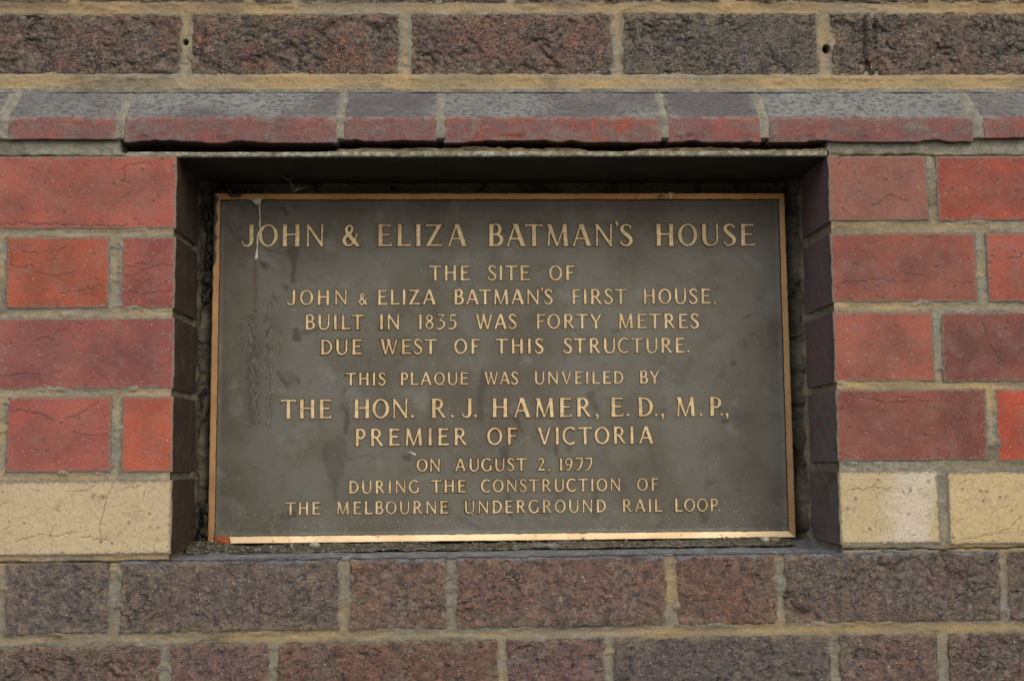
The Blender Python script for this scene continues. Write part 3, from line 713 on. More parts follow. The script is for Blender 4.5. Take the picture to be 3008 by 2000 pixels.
ZSILL = max(b[3] for b in B6 if b[1] > LX and b[0] < RXX)

def mortar(zlo, zhi, d, fn=None, cut=None, lab=None):
    g = 0.0012
    xs = np.arange(XL, XR, g); zs = np.arange(zlo, zhi, g)
    X, Z = np.meshgrid(xs, zs, indexing='ij')
    ins = inside_dist(X, Z); od = out_dist(X, Z)
    keep = ins < 0.0065
    if cut is not None: keep &= ~cut(X, Z)
    # weathered joint: lips against the brick, dished middle, local smears over the brick edge
    smear = sstep(0.10, 0.70, fbm(X*55, 0, Z*110, 71, 4))
    y = 0.0014 + 0.0009*np.exp(-od/0.002)*0 + fbm(X*45, 0, Z*60, 72, 3)*0.0008 + fbm(X*240, 0, Z*300, 73, 3)*0.0006 - smear*0.0018
    y = y + 0.0016*sstep(0.0, 0.006, od)*(fbm(X*30, 0, Z*30, 77, 2)*0.8+0.4)
    y = y + 0.0016*sstep(0.001, 0.0065, ins)
    perp = np.zeros_like(X)
    for (a0, a1, b0, b1, zn) in BRICKS_FRONT:
        if b0 > zlo-0.05 and b1 < zhi+0.05 and b1-b0 < 0.12:
            j0, j1 = np.searchsorted(zs, b0+0.001), np.searchsorted(zs, b1-0.001); i0, i1 = np.searchsorted(xs, a0-0.02), np.searchsorted(xs, a1+0.02)
            perp[i0:i1, j0:j1] = 1
    yel = 0.22 + 1.0*fbm(X*9, 0, Z*30, 75, 3) + 0.55*sstep(0.0015, 0.0055, od)
    yel = yel - 0.30*perp
    grime = 0.45*sstep(0.10, 0.70, fbm(X*12, 3, Z*22, 79, 4))
    if fn: y, yel, grime = fn(X, Z, y, yel, grime, od)
    kq = keep[:-1, :-1] & keep[1:, :-1] & keep[:-1, 1:] & keep[1:, 1:]
    q = grid_quads(len(xs), len(zs), kq)
    V = np.stack([X, y+d, Z], -1).reshape(-1, 3)
    V, q, A = compact(V, q, {"yel": yel, "grime": grime})
    me = mesh_from("mortar_mesh", V, q, A)
    o = link("mortar", me, MM); wparent(o)
    if lab: o["label"] = lab
    return o

def fn_up(X, Z, y, yel, grime, od):
    bed = sstep(ZT+0.020, ZT+0.012, Z)
    # pale lip along the top of the splay, sandy yellow bed above it
    yel = yel + 0.30
    lip = sstep(0.0016, 0.0004, Z-ZT+0.0006*noise3(X*80, 0, 0, 4))
    yel = yel - lip*1.6
    y = y - lip*0.0012 - 0.002*bed
    # two small holes left in the perpends
    for px, py in ((544, 123), (2428, 143)):
        hx, hz = at(px, py, D_UP); rr = np.hypot((X-hx), (Z-hz)*0.8)
        rr = rr*(1.0 if px > 1000 else 1.45); y = y + 0.012*sstep(0.0042, 0.0022, rr); grime = np.maximum(grime, sstep(0.0055, 0.003, rr))
    return y, yel, grime
mortar(ZT-0.004, at(1500, -150, D_UP)[1], D_UP, fn_up, lab="sandy yellow mortar of the set-back wall above")

def fn_low(X, Z, y, yel, grime, od):
    up = sstep(at(0, 1640)[1], at(0, 1600)[1], Z)              # red zone joints are greyer than the joints below
    yel = yel + 0.10; grime = np.maximum(grime, (1-up)*0.16)
    # crisp joint under the splay: smooth grey bed
    bed = sstep(ZLT-0.004, ZLT, Z)
    out = 1-sstep(LX-0.060, LX-0.055, X)*sstep(RXX+0.0015, RXX-0.003, X)
    yel = yel - 1.0*bed*out
    y = np.where(bed > 0.5, y*0.4 + 0.0006, y)
    # open crack between that bed and the red bricks
    zc = ZLB + 0.0010 + 0.0012*noise3(X*25, 0, 0, 6) + 0.0008*noise3(X*90, 0, 0, 8)
    wd = 0.0007 + 0.0004*noise3(X*18, 0, 0, 9)
    ck = np.exp(-((Z-zc)/np.maximum(wd, 0.0004))**2)*out
    y = y + ck*0.010; grime = np.maximum(grime, sstep(0.3, 0.8, ck))
    # ragged pocket over the slab
    band = (1-out)*sstep(ZLT-0.002, ZLT+0.001, Z)
    hh = (Z-ZLT)/(ZB-ZLT)
    ridge = ZLT + (ZB-ZLT)*(0.42+0.35*fbm(X*12, 0, 0, 31, 3))
    pock = sstep(-0.001, 0.0012, Z-ridge-0.0012*noise3(X*110, 0, 3, 5))
    leftg = sstep(at(1000, 430)[0], at(940, 430)[0], X)
    y = np.where(band > 0, y + band*(0.004 + pock*0.028 + leftg*0.022) + band*fbm(X*120, 0, Z*200, 15, 3)*0.004, y)
    grime = np.maximum(grime, band*np.clip(0.25+pock*0.8+leftg*0.6, 0, 1))
    yel = np.where(band > 0.5, 0.9, yel)
    # crack between cream bricks and the dark course
    zc = at(1500, 0)[1]*0 + (lambda xx: 0)(0)
    pL, pR = at(250, 1650)[1], at(2750, 1613)[1]
    side = np.where(X < 0, pL, pR)
    zz = side + 0.0009*noise3(X*30, 0, 0, 16) + 0.0007*noise3(X*110, 0, 0, 18)
    ck = np.exp(-((Z-zz)/0.0006)**2)*(1-sstep(LX-0.001, LX, X)*sstep(RXX+0.001, RXX, X))
    y = y + ck*0.007; grime = np.maximum(grime, sstep(0.4, 0.9, ck)*0.9)
    return y, yel, grime
def cut_open(X, Z):
    return (X > LX-0.0012) & (X < RXX+0.0012) & (Z < ZLT-0.001) & (Z > ZSILL-0.0015)
mortar(at(1500, 2250)[1], ZB+0.006, 0.0, fn_low, cut_open, lab="weathered tan and grey mortar of the lower wall")

# mortar on the recess sides (behind the returned brick faces) and the back
def reveal(xp, sgn, s):
    ys = np.arange(0.0016, 0.136, 0.0018); zs = np.arange(ZSILL-0.003, ZLB+0.001, 0.0018)
    Y, Z = np.meshgrid(ys, zs, indexing='ij')
    off = 0.0034 + fbm(Y*90, 0, Z*90, s, 3)*0.0014 - sstep(0.2, 0.7, fbm(Y*30, 2, Z*40, s+2, 2))*0.0008
    deep = sstep(0.104, 0.116, Y)
    off = off - deep*(0.004 + 0.006*(fbm(Y*70, 0, Z*50, s+4, 3)+0.3)) 
    off = np.where(deep > 0, np.minimum(off, 0.001), off)
    X = xp + sgn*off
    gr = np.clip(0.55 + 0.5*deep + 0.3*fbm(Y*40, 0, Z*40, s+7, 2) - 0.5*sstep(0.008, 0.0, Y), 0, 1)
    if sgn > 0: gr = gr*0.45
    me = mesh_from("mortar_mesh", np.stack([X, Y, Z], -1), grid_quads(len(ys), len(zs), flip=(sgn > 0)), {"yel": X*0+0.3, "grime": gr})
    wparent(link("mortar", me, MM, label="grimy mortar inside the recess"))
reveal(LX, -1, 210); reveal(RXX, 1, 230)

DBK = 0.133
xs = np.arange(LX-0.006, RXX+0.006, 0.0018); zs = np.arange(ZSILL-0.008, ZLB+0.004, 0.0018)
X, Z = np.meshgrid(xs, zs, indexing='ij')
Yb = DBK + fbm(X*40, 0, Z*40, 300, 3)*0.003 + fbm(X*160, 0, Z*160, 301, 3)*0.0025
# crumbled mortar packed against the sides of the plaque
for xc, s_ in ((LX, 1), (RXX, -1)):
    t_ = (X-xc)*s_
    Yb = Yb - 0.016*sstep(0.024, 0.004, t_ + 0.006*fbm(X*30, 0, Z*22, 310+s_, 3))
Yb = Yb - 0.010*sstep(0.012, 0.002, Z-ZSILL)
ck = np.exp(-np.abs(noise3(X*20, 0, Z*26, 320))/0.05)
Yb = Yb + ck*0.004
gr = np.clip(0.75 - 0.35*fbm(X*25, 0, Z*25, 330, 3) + ck*0.4, 0, 1)
me = mesh_from("mortar_mesh", np.stack([X, Yb, Z], -1), grid_quads(len(xs), len(zs)), {"yel": X*0-0.2, "grime": gr})
wparent(link("mortar", me, MM, label="crumbling dark mortar behind and around the plaque"))

# mortar bed seen on the sill between the brick tops (perpends run back) and a smooth wash of grey mortar
xs = np.arange(LX-0.004, RXX+0.004, 0.0014); ys = np.concatenate([np.arange(0.0012, 0.135, 0.0022)])
X, Y = np.meshgrid(xs, ys, indexing='ij')
zt = np.interp(X, [LX, RXX], [ZSILL, ZSILL])
tops = np.full(xs.shape, -9.0)
for b in B6:
    tops = np.where((xs > b[0]-0.006) & (xs < b[1]+0.006), np.maximum(tops, b[3]), tops)
tops = np.where(tops < -8, ZSILL, tops)
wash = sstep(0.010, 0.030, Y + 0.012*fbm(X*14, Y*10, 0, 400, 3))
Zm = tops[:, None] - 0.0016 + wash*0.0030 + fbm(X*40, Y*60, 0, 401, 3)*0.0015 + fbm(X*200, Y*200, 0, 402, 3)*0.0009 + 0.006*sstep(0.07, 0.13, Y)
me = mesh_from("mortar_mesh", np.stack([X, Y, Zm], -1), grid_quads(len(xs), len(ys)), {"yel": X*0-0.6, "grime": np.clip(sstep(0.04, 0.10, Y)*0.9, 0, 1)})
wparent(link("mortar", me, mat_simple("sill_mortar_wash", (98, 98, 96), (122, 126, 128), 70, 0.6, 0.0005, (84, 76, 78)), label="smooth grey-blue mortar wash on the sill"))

# solid core behind everything
def box(vs, qs, x0, x1, y0, y1, z0, z1):
    b = len(vs)
    vs += [(x0, y0, z0), (x1, y0, z0), (x1, y1, z0), (x0, y1, z0), (x0, y0, z1), (x1, y0, z1), (x1, y1, z1), (x0, y1, z1)]
    qs += [[b+a for a in q] for q in ((0, 3, 2, 1), (4, 5, 6, 7), (0, 1, 5, 4), (1, 2, 6, 5), (2, 3, 7, 6), (3, 0, 4, 7))]
vs, qs = [], []
ztop, zbot = at(1500, -170, D_UP)[1], at(1500, 2300)[1]
box(vs, qs, XL-0.02, LX-0.010, 0.045, 0.24, zbot, ZLT-0.002)
box(vs, qs, RXX+0.010, XR+0.02, 0.045, 0.24, zbot, ZLT-0.002)
box(vs, qs, LX-0.010, RXX+0.010, 0.145, 0.24, ZSILL-0.012, ZLT-0.002)
box(vs, qs, LX-0.010, RXX+0.010, 0.045, 0.24, zbot, ZSILL-0.012)
box(vs, qs, XL-0.02, XR+0.02, 0.075, 0.24, ZLT-0.002, ztop)
wparent(link("wall_core", mesh_from("wall_core", vs, qs, smooth=False), MCORE))

# ------------------------------------------------------------------ slab (lintel) over the recess
xa, xb = at(372, 450)[0], RXX+0.0005
nx = int((xb-xa)/0.0015)
prof = [(0.060, ZLT), (0.02, ZLT), (0.006, ZLT), (0.004, ZLT)] + [(0.0025+0.0015*(1-math.sin(a)), ZLT-0.0015*(1-math.cos(a))) for a in np.linspace(0.2, 1.5, 4)]
prof += [(0.0025, ZLT-0.002-(ZLT-ZLB-0.004)*k/6) for k in range(7)]
prof += [(0.0035, ZLB+0.0006), (0.006, ZLB)] + [(0.006+0.13*(k/40)**1.1, ZLB) for k in range(1, 41)]
P = np.array(prof)
X, J = np.meshgrid(np.linspace(xa, xb, nx), np.arange(len(P)), indexing='ij')
Y, Z = P[J, 0], P[J, 1]
taper = sstep(xa+0.05, xa, X)
Y = Y + fbm(X*60, J*0.3, Z*60, 500, 3)*0.0008 + fbm(X*300, J*0.8, 0, 501, 2)*0.0004
Z = Z + fbm(X*50, Y*60, 0, 502, 3)*0.0005
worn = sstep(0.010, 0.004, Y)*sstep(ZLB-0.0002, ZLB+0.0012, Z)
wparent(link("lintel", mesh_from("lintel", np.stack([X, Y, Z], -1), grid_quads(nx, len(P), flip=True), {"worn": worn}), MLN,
             label="thin stone slab over the recess, dark underneath with a pale worn edge"))

# ------------------------------------------------------------------ plaque
D_FLD, D_OUT, D_IN, D_BACK = 0.1155, 0.1090, 0.1122, 0.129
OUT = [(628.7, 568.0), (2304.5, 567.8), (2338.5, 1578.0), (609.5, 1597.5)]      # TL TR BR BL
INN = [(648.7, 588.3), (2286.6, 587.0), (2316.4, 1558.4), (630.8, 1575.5)]
po = [np.array(at(*p, D_OUT)) for p in OUT]; pi_ = [np.array(at(*p, D_IN)) for p in INN]
cx0 = (po[2]+po[3])/2
PL = empty("plaque", (cx0[0], D_BACK, cx0[1]), "dark bronze memorial plaque with raised golden lettering, set in the wall recess", "plaque")
def pp(o): o.parent = PL; o.matrix_parent_inverse = Matrix.Translation(-PL.location); return o

def inner_pt(u, v, ext=0.0):
    """u right, v down, in the quad of the inner opening"""
    TL, TR, BR, BL = pi_
    return ((1-u)*(1-v))[..., None]*TL + (u*(1-v))[..., None]*TR + (u*v)[..., None]*BR + ((1-u)*v)[..., None]*BL

nu, nv = 500, 300
U, Vv = np.meshgrid(np.linspace(-0.004, 1.004, nu), np.linspace(-0.006, 1.006, nv), indexing='ij')
Pt = inner_pt(U, Vv); FXx, FZ = Pt[..., 0], Pt[..., 1]
# photo-pixel coordinates of each point are only used to place the stains where they are on the metal
def px_of(x, z, d):
    v = np.stack([x, np.full_like(x, DIST+d), z], -1)
    k = v @ FX; return CX + F*(v @ RX)/k, CY - F*(v @ UX)/k
PX, PY = px_of(FXx, FZ, D_FLD)
PXn = PX + 7*fbm(FXx*90, 0, FZ*90, 600, 3); PYn = PY + 7*fbm(FXx*90, 4, FZ*90, 601, 3)
def caps(x0, y0, x1, y1, r0, r1=None, soft=5):
    r1 = r0 if r1 is None else r1
    dx, dy = x1-x0, y1-y0; L2 = max(dx*dx+dy*dy, 1e-6)
    t = np.clip(((PXn-x0)*dx+(PYn-y0)*dy)/L2, 0, 1)
    return sstep(soft, -soft, np.hypot(PXn-x0-t*dx, PYn-y0-t*dy)-(r0+(r1-r0)*t))
stain = np.zeros_like(PX); warm = np.zeros_like(PX); scuff = np.zeros_like(PX)
for a in ((862, 742, 862, 762, 20, 9, .75), (862, 762, 862, 828, 7, 7, .8), (775, 733, 850, 748, 3, 5, .45), (768, 772, 782, 784, 6, 8, .8), (834, 838, 844, 846, 7, 8, .5),
          (806, 872, 812, 880, 7, 6, .45), (868, 975, 872, 992, 12, 14, .75), (875, 985, 935, 968, 6, 3, .5), (816, 1092, 845, 1132, 5, 3, .6), (878, 1112, 879, 1122, 2.5, 3, .9),
          (1012, 1190, 1020, 1200, 12, 9, .5), (1017, 1205, 1018, 1272, 6, 6, .7), (975, 1320, 985, 1380, 30, 28, .35), (985, 1385, 985, 1468, 9, 7, .4), (1000, 1355, 1090, 1335, 4, 2, .45),
          (1005, 1160, 1012, 1145, 5, 5, .5), (1190, 1345, 1198, 1345, 8, 8, .8), (1416, 1095, 1420, 1130, 6, 9, .6), (1410, 1140, 1414, 1230, 9, 11, .55), (1735, 1160, 1750, 1198, 12, 8, .55),
          (1515, 1225, 1536, 1268, 8, 5, .6), (1478, 1325, 1485, 1362, 12, 9, .6), (1488, 1395, 1500, 1412, 8, 6, .5), (1566, 1287, 1572, 1292, 9, 8, .4), (1630, 1318, 1632, 1330, 8, 7, .6),
          (1672, 1318, 1674, 1326, 9, 6, .5), (2196, 929, 2204, 929, 4, 4, .7), (2148, 1067, 2156, 1068, 5, 4, .8), (2126, 1237, 2140, 1238, 6, 5, .7), (1800, 976, 1815, 974, 5, 4, .7),
          (838, 618, 842, 630, 5, 5, .9), (828, 610, 838, 625, 5, 5, .5), (828, 1518, 862, 1510, 8, 10, .6), (2062, 1480, 2068, 1520, 12, 14, .5), (1905, 1420, 1922, 1425, 6, 9, .6),
          (1345, 1520, 1420, 1555, 8, 4, .3), (1745, 1430, 1750, 1510, 9, 12, .4), (1580, 1490, 1600, 1510, 10, 8, .55), (1000, 1290, 1015, 1340, 14, 10, .3), (700, 700, 718, 706, 7, 6, .5),
          (1270, 770, 1345, 800, 8, 8, .3), (1352, 780, 1350, 835, 7, 6, .45), (1490, 1440, 1500, 1520, 8, 6, .4), (2000, 610, 2004, 614, 3, 3, .9), (1270, 650, 1300, 660, 8, 7, .3),
          (730, 1050, 736, 1250, 8, 8, .35), (665, 640, 690, 700, 3, 3, .5)):
    stain = np.maximum(stain, caps(*a[:6])*a[6])
stain = np.clip(stain + 0.30*sstep(0.25, 0.7, fbm(FXx*28, 0, FZ*22, 620, 4)) , 0, 1)
for a in ((750, 770, 750, 890, 6, 6, .7), (746, 890, 752, 1010, 6, 7, .6), (755, 1010, 756, 1160, 12, 9, .45), (1482, 1340, 1480, 1380, 8, 6, .4), (1720, 620, 2300, 640, 30, 40, .2), (690, 675, 705, 670, 8, 6, .5), (650, 640, 660, 1200, 16, 10, .35), (1130, 1330, 1140, 1390, 14, 14, .2)):
    warm = np.maximum(warm, caps(*a[:6])*a[6])
for a in ((735, 930, 752, 1240, 14, 15, .95), (789, 890, 790, 1245, 11, 8, 1.0), (780, 885, 800, 900, 6, 6, .8), (825, 950, 822, 1060, 5, 5, .45), (715, 960, 700, 1180, 8, 6, .4), (2070, 1290, 2075, 1420, 10, 5, .3), (815, 1330, 868, 1288, 3, 2, .35), (700, 885, 745, 868, 3, 2, .4), (760, 640, 830, 660, 18, 18, .25), (2104, 805, 2104, 845, 3, 5, .9)):
    scuff = np.maximum(scuff, caps(*a[:6], soft=9)*a[6])
speck = 0.010 + 0.30*sstep(1440, 1560, PY)*sstep(0.0, 0.5, 0.3+fbm(FXx*10, 0, FZ*20, 640, 3))
ed = np.minimum(np.minimum(U, 1-U)*0.6, np.minimum(Vv, 1-Vv)*0.37)
FY = D_FLD + fbm(FXx*8, 0, FZ*8, 650, 2)*0.0003 + fbm(FXx*60, 0, FZ*60, 651, 3)*0.00007 - 0.0010*sstep(0.004, 0.0, ed)
FIELD = dict(stain=stain, warm=warm, scuff=scuff, speck=speck)

# frame strips, mitred
FR = [("top", 0, 1, hexc(188, 140, 88)), ("right", 1, 2, hexc(158, 126, 90)), ("bottom", 2, 3, hexc(226, 200, 160)), ("left", 3, 0, hexc(166, 130, 90))]  # lower strip's paler colour paints in the light that its slope catches
for nm, i, j, colr in FR:
    n = 260
    t = np.linspace(0, 1, n)[:, None]
    o0, o1, n0, n1 = po[i], po[j], pi_[i], pi_[j]
    prof = [(-0.0006, D_BACK, 0), (-0.0004, D_OUT+0.003, 0), (0.0, D_OUT+0.0008, 0), (0.04, D_OUT+0.0001, 0), (0.10, D_OUT, 0), (0.3, D_OUT+0.25*(D_IN-D_OUT), 0), (0.5, D_OUT+0.5*(D_IN-D_OUT), 0), (0.7, D_OUT+0.7*(D_IN-D_OUT), 0),
            (0.85, D_OUT+0.85*(D_IN-D_OUT), 0), (0.95, D_IN-0.0003, 0.2), (1.0, D_IN+0.0004, 0.6), (1.01, D_FLD+0.0006, 1.0)]
    P = np.array(prof)
    if nm != "bottom":      # only the lower rail has a broad inward slope that catches light; the others are flatter
        P[4:10, 1] = D_OUT + (P[4:10, 1]-D_OUT)*0.35
        P[10, 1] = D_OUT + 0.0014
    else:
        P[4:10, 1] = D_OUT + (P[4:10, 1]-D_OUT)*1.05
    A = o0*(1-t) + o1*t; B = n0*(1-t) + n1*t
    k = P[None, :, 0]
    XX = A[:, 0:1]*(1-k) + B[:, 0:1]*k; ZZ = A[:, 1:2]*(1-k) + B[:, 1:2]*k
    YY = np.broadcast_to(P[None, :, 1], XX.shape) + fbm(XX*30, 0, ZZ*30, 700, 3)*0.0003
    wob = noise3(XX*160, 0, ZZ*160, 702)*0.00035*(np.abs(k-0.5) > 0.4)
    if nm in ("bottom", "top"): ZZ = ZZ + wob
    else: XX = XX + wob
    g = np.broadcast_to(P[None, :, 2], XX.shape) + 0.30*sstep(0.15, 0.7, fbm(XX*22, 0, ZZ*22, 705, 3))
    if nm == "left":    # black crust creeping over the upper part
        pxx, pyy = px_of(XX, ZZ, D_OUT); g = g + 0.8*sstep(812, 770, pyy)*sstep(1.0, 0.25, k + 0.25*noise3(0, 0, ZZ*90, 3))
    if nm == "top":
        pxx, pyy = px_of(XX, ZZ, D_OUT); g = g + 0.7*sstep(26, 8, np.abs(pxx-690))*sstep(0.9, 0.4, k) + 0.25
    if nm == "bottom":
        pxx, pyy = px_of(XX, ZZ, D_OUT)
        g = g + 0.55*sstep(0.86, 1.0, k) - 0.10
        for c_, w_ in ((1524, 9), (1712, 11), (1330, 10), (2190, 8)): g = g + 0.5*sstep(w_+3, w_-5, np.abs(pxx-c_))
    me = mesh_from("border_mesh", np.stack([XX, YY, ZZ], -1), grid_quads(n, len(P)), {"grime": np.clip(g, 0, 1)})
    o = pp(link("border_strip", me, MB)); o.color = colr
    if nm == "bottom": o["label"] = "worn lower border strip, brightness of caught light painted in"
# back slab body
vs, qs = [], []
m = [p + (c_ - p)*0.003 for p, c_ in zip(po, [sum(po)/4]*4)]
for d_ in (D_FLD+0.002, D_BACK):
    for p in (m[3], m[2], m[1], m[0]): vs.append((p[0], d_, p[1]))
qs = [(0, 1, 2, 3), (7, 6, 5, 4), (0, 4, 5, 1), (1, 5, 6, 2), (2, 6, 7, 3), (3, 7, 4, 0)]
pp(link("back_slab", mesh_from("back_slab", vs, qs, smooth=False), MF))

# ------------------------------------------------------------------ lettering: a Roman alphabet drawn as distance fields
GN, MG = 44, 0.10       # grid cells per cap height, margin
def build_font(st, th):
    G = {}
    def glyph(ch, W, prims, k=0.045, lo=0.0, hi=1.0):
        x = np.arange(-MG, W+MG, 1.0/GN); z = np.arange(lo-MG-0.03, hi+MG+0.03, 1.0/GN)
        X, Z = np.meshgrid(x, z, indexing='ij'); S = np.full(X.shape, 9.0)
        for p in prims:
            d = p(X, Z)
            h = np.clip(0.5+0.5*(S-d)/k, 0, 1); S = S*(1-h)+d*h - k*h*(1-h)
        G[ch] = (W, X, Z, S)
    def poly(*pts):
        P = np.array(pts, float)
        def f(X, Z):
            d = np.full(X.shape, 1e9); s = np.ones(X.shape)
            n = len(P)
            for i in range(n):
                a, b = P[i], P[i-1]
                ex, ey = b[0]-a[0], b[1]-a[1]; wx, wy = X-a[0], Z-a[1]
                t = np.clip((wx*ex+wy*ey)/(ex*ex+ey*ey+1e-12), 0, 1)
                d = np.minimum(d, (wx-ex*t)**2+(wy-ey*t)**2)
                c1, c2, c3 = Z >= a[1], Z < b[1], ex*wy > ey*wx
                s = np.where((c1 & c2 & c3) | (~c1 & ~c2 & ~c3), -s, s)
            return s*np.sqrt(d)
        return f
    def path(*pts):
        P = np.array(pts, float)
        # smooth the polyline with Catmull-Rom
        Q = []
        n = len(P)
        for i in range(n-1):
            p0, p1, p2, p3 = P[max(i-1, 0)], P[i], P[i+1], P[min(i+2, n-1)]
            for t in np.linspace(0, 1, 6, endpoint=False):
                Q.append(0.5*((2*p1)+(-p0+p2)*t+(2*p0-5*p1+4*p2-p3)*t*t+(-p0+3*p1-3*p2+p3)*t**3))
        Q.append(P[-1]); Q = np.array(Q)
        def f(X, Z):
            d = np.full(X.shape, 9.0)
            for a, b in zip(Q[:-1], Q[1:]):
                ex, ey = b[0]-a[0], b[1]-a[1]
                t = np.clip(((X-a[0])*ex+(Z-a[1])*ey)/(ex*ex+ey*ey+1e-12), 0, 1)
                d = np.minimum(d, np.hypot(X-a[0]-ex*t, Z-a[1]-ey*t)-(a[2]+(b[2]-a[2])*t)/2)
            return d
        return f
    def line(x0, y0, x1, y1, w0, w1=None):      # straight stroke with level ends; w = horizontal width
        w1 = w0 if w1 is None else w1
        return poly((x0-w0/2, y0), (x0+w0/2, y0), (x1+w1/2, y1), (x1-w1/2, y1))
    def stem(x, y0=0, y1=1, w=None): return line(x, y0, x, y1, (w or st)*1.06, (w or st)*1.0)
    def ser(x, y, hw=0.155, t=0.045, l=None, r=None):
        a, b = (hw if l is None else l), (hw if r is None else r)
        return poly((x-a, y), (x+b, y), (x+b, y+t), (x-a, y+t)) if y < 0.5 else poly((x-a, y-t), (x+b, y-t), (x+b, y), (x-a, y))
    def bar(x0, x1, y, t=None):
        t = t or th; return poly((x0, y-t/2), (x1, y-t/2), (x1, y+t/2), (x0, y+t/2))
    def ring(cx, cy, rx, ry, ts, tt):
        def f(X, Z):
            def el(a, b):
                q = np.hypot((X-cx)/a, (Z-cy)/b); g = np.hypot((X-cx)/a**2, (Z-cy)/b**2)
                return q*(q-1)/np.maximum(g, 1e-4)
            o, i = el(rx, ry), el(rx-ts, ry-tt)
            return np.maximum(o, -i)
        return f
    def arc(cx, cy, rx, ry, a0, a1, wside, wtop, n=14, ends=(1, 1)):
        pts = []
        for a in np.linspace(a0, a1, n):
            r_ = math.radians(a); w_ = wtop + (wside-wtop)*abs(math.cos(r_))**1.4
            pts.append((cx+rx*math.cos(r_), cy+ry*math.sin(r_), w_))
        p0, p1 = pts[0], pts[-1]
        pts[0] = (p0[0], p0[1], p0[2]*ends[0]); pts[-1] = (p1[0], p1[1], p1[2]*ends[1])
        return path(*pts)
    h = th
    glyph('I', .36, [stem(.18), ser(.18, 0), ser(.18, 1)])
    glyph('J', .62, [stem(.44, .3, 1), ser(.44, 1), path((.44, .35, st), (.435, .2, st*.95), (.38, .08, st*.75), (.27, .03, h*1.1), (.14, .05, h), (.06, .14, h*.9), (.03, .28, h*.5))])
    glyph('O', .90, [ring(.45, .5, .45, .52, st*.98, h)])
    glyph('Q', .92, [ring(.45, .5, .45, .52, st*.98, h), path((.40, .13, .04), (.52, .13, .07), (.66, .03, .10), (.80, -.02, .09), (.94, .04, .04))], lo=-.05)
    glyph('H', .92, [stem(.18), stem(.74), ser(.18, 0), ser(.18, 1), ser(.74, 0), ser(.74, 1), bar(.18, .74, .54, h)])
    glyph('N', .96, [line(.18, 0, .18, 1, h*1.05), ser(.18, 0, .14), poly((.03, 1), (.25, 1), (.88, .06), (.85, -.03), (.76, -.02), (.10, .955)), line(.80, 0, .82, 1, h*1.05), ser(.82, 1, .14)])
    glyph('E', .74, [stem(.19), ser(.19, 0, .16, r=.05), ser(.19, 1, .16, r=.05), bar(.15, .66, 1-h/2, h), bar(.15, .58, .53, h), bar(.15, .66, h/2, h),
                     poly((.60, 1), (.68, 1), (.68, .80), (.655, .80)), poly((.56, .43), (.60, .43), (.60, .63), (.56, .63)), poly((.60, 0), (.70, 0), (.74, .23), (.70, .23))])
    glyph('F', .66, [stem(.19), ser(.19, 0, .16), ser(.19, 1, .16, r=.05), bar(.15, .62, 1-h/2, h), bar(.15, .55, .51, h),
                     poly((.57, 1), (.65, 1), (.65, .79), (.62, .79)), poly((.53, .41), (.57, .41), (.57, .61), (.53, .61))])
    glyph('L', .72, [stem(.19), ser(.19, 0, .16, r=.05), ser(.19, 1, .16), bar(.15, .64, h/2, h), poly((.58, 0), (.68, 0), (.72, .24), (.68, .24))])
    glyph('Z', .80, [bar(.06, .76, 1-h/2, h), bar(.06, .74, h/2, h), poly((.54, .97), (.77, 1), (.24, .02), (.02, 0)), poly((.03, .78), (.055, .78), (.13, 1), (.04, 1)), poly((.66, 0), (.76, 0), (.79, .24), (.755, .24))])
    glyph('A', 1.04, [line(.17, 0, .50, .98, h*1.15), line(.86, 0, .52, 1.02, st*1.15), ser(.17, 0, .15), ser(.87, 0, .165), bar(.27, .76, .34, h*.95), poly((.34, 1.0), (.37, .955), (.56, .94), (.60, 1.0))], hi=1.03)
    glyph('B', .72, [stem(.19), ser(.19, 0, .16, r=.02), ser(.19, 1, .16, r=.02), bar(.15, .36, 1-h/2, h), bar(.15, .38, .53, h), bar(.15, .38, h/2, h),
                     arc(.36, .765, .22, .235-h*.0, 90, -90, st*.95, h, 12), arc(.38, .285, .265, .245, 90, -90, st*1.0, h, 12)])
    glyph('D', .84, [stem(.19), ser(.19, 0, .16, r=.02), ser(.19, 1, .16, r=.02), bar(.15, .38, 1-h/2, h), bar(.15, .38, h/2, h), arc(.36, .5, .40, .5-h/2, 90, -90, st, h, 16)])
    glyph('P', .68, [stem(.19), ser(.19, 0, .16), ser(.19, 1, .16, r=.02), bar(.15, .36, 1-h/2, h), bar(.22, .36, .44+h/2, h), arc(.35, .70, .25, .26, 90, -90, st*.95, h, 12)])
    glyph('R', .86, [stem(.19), ser(.19, 0, .16), ser(.19, 1, .16, r=.02), bar(.15, .36, 1-h/2, h), bar(.22, .40, .46+h/2, h), arc(.35, .72, .25, .245, 90, -90, st*.95, h, 12),
                     poly((.32, .47), (.48, .50), (.84, 0), (.64, 0)), ser(.78, 0, .0, l=.14, r=.10)])
    glyph('S', .62, [path((.51, .80, h*.8), (.47, .91, h*.95), (.36, .965, h*1.05), (.22, .95, h*1.2), (.13, .86, st*.85), (.12, .73, st*.95), (.22, .60, st*1.02), (.36, .49, st*1.05), (.48, .37, st), (.52, .24, st*.9), (.46, .11, st*.75), (.33, .035, h*1.15), (.18, .045, h), (.09, .13, h*.9), (.055, .23, h*.7)),
                     poly((.49, .78), (.53, .78), (.55, .98), (.51, .98)), poly((.03, .02), (.06, .02), (.08, .26), (.04, .26))])
    glyph('T', .84, [stem(.42), ser(.42, 0), bar(.04, .80, 1-h/2, h), poly((.0, .78), (.03, .78), (.13, 1), (.03, 1)), poly((.84, .78), (.81, .78), (.71, 1), (.81, 1))])
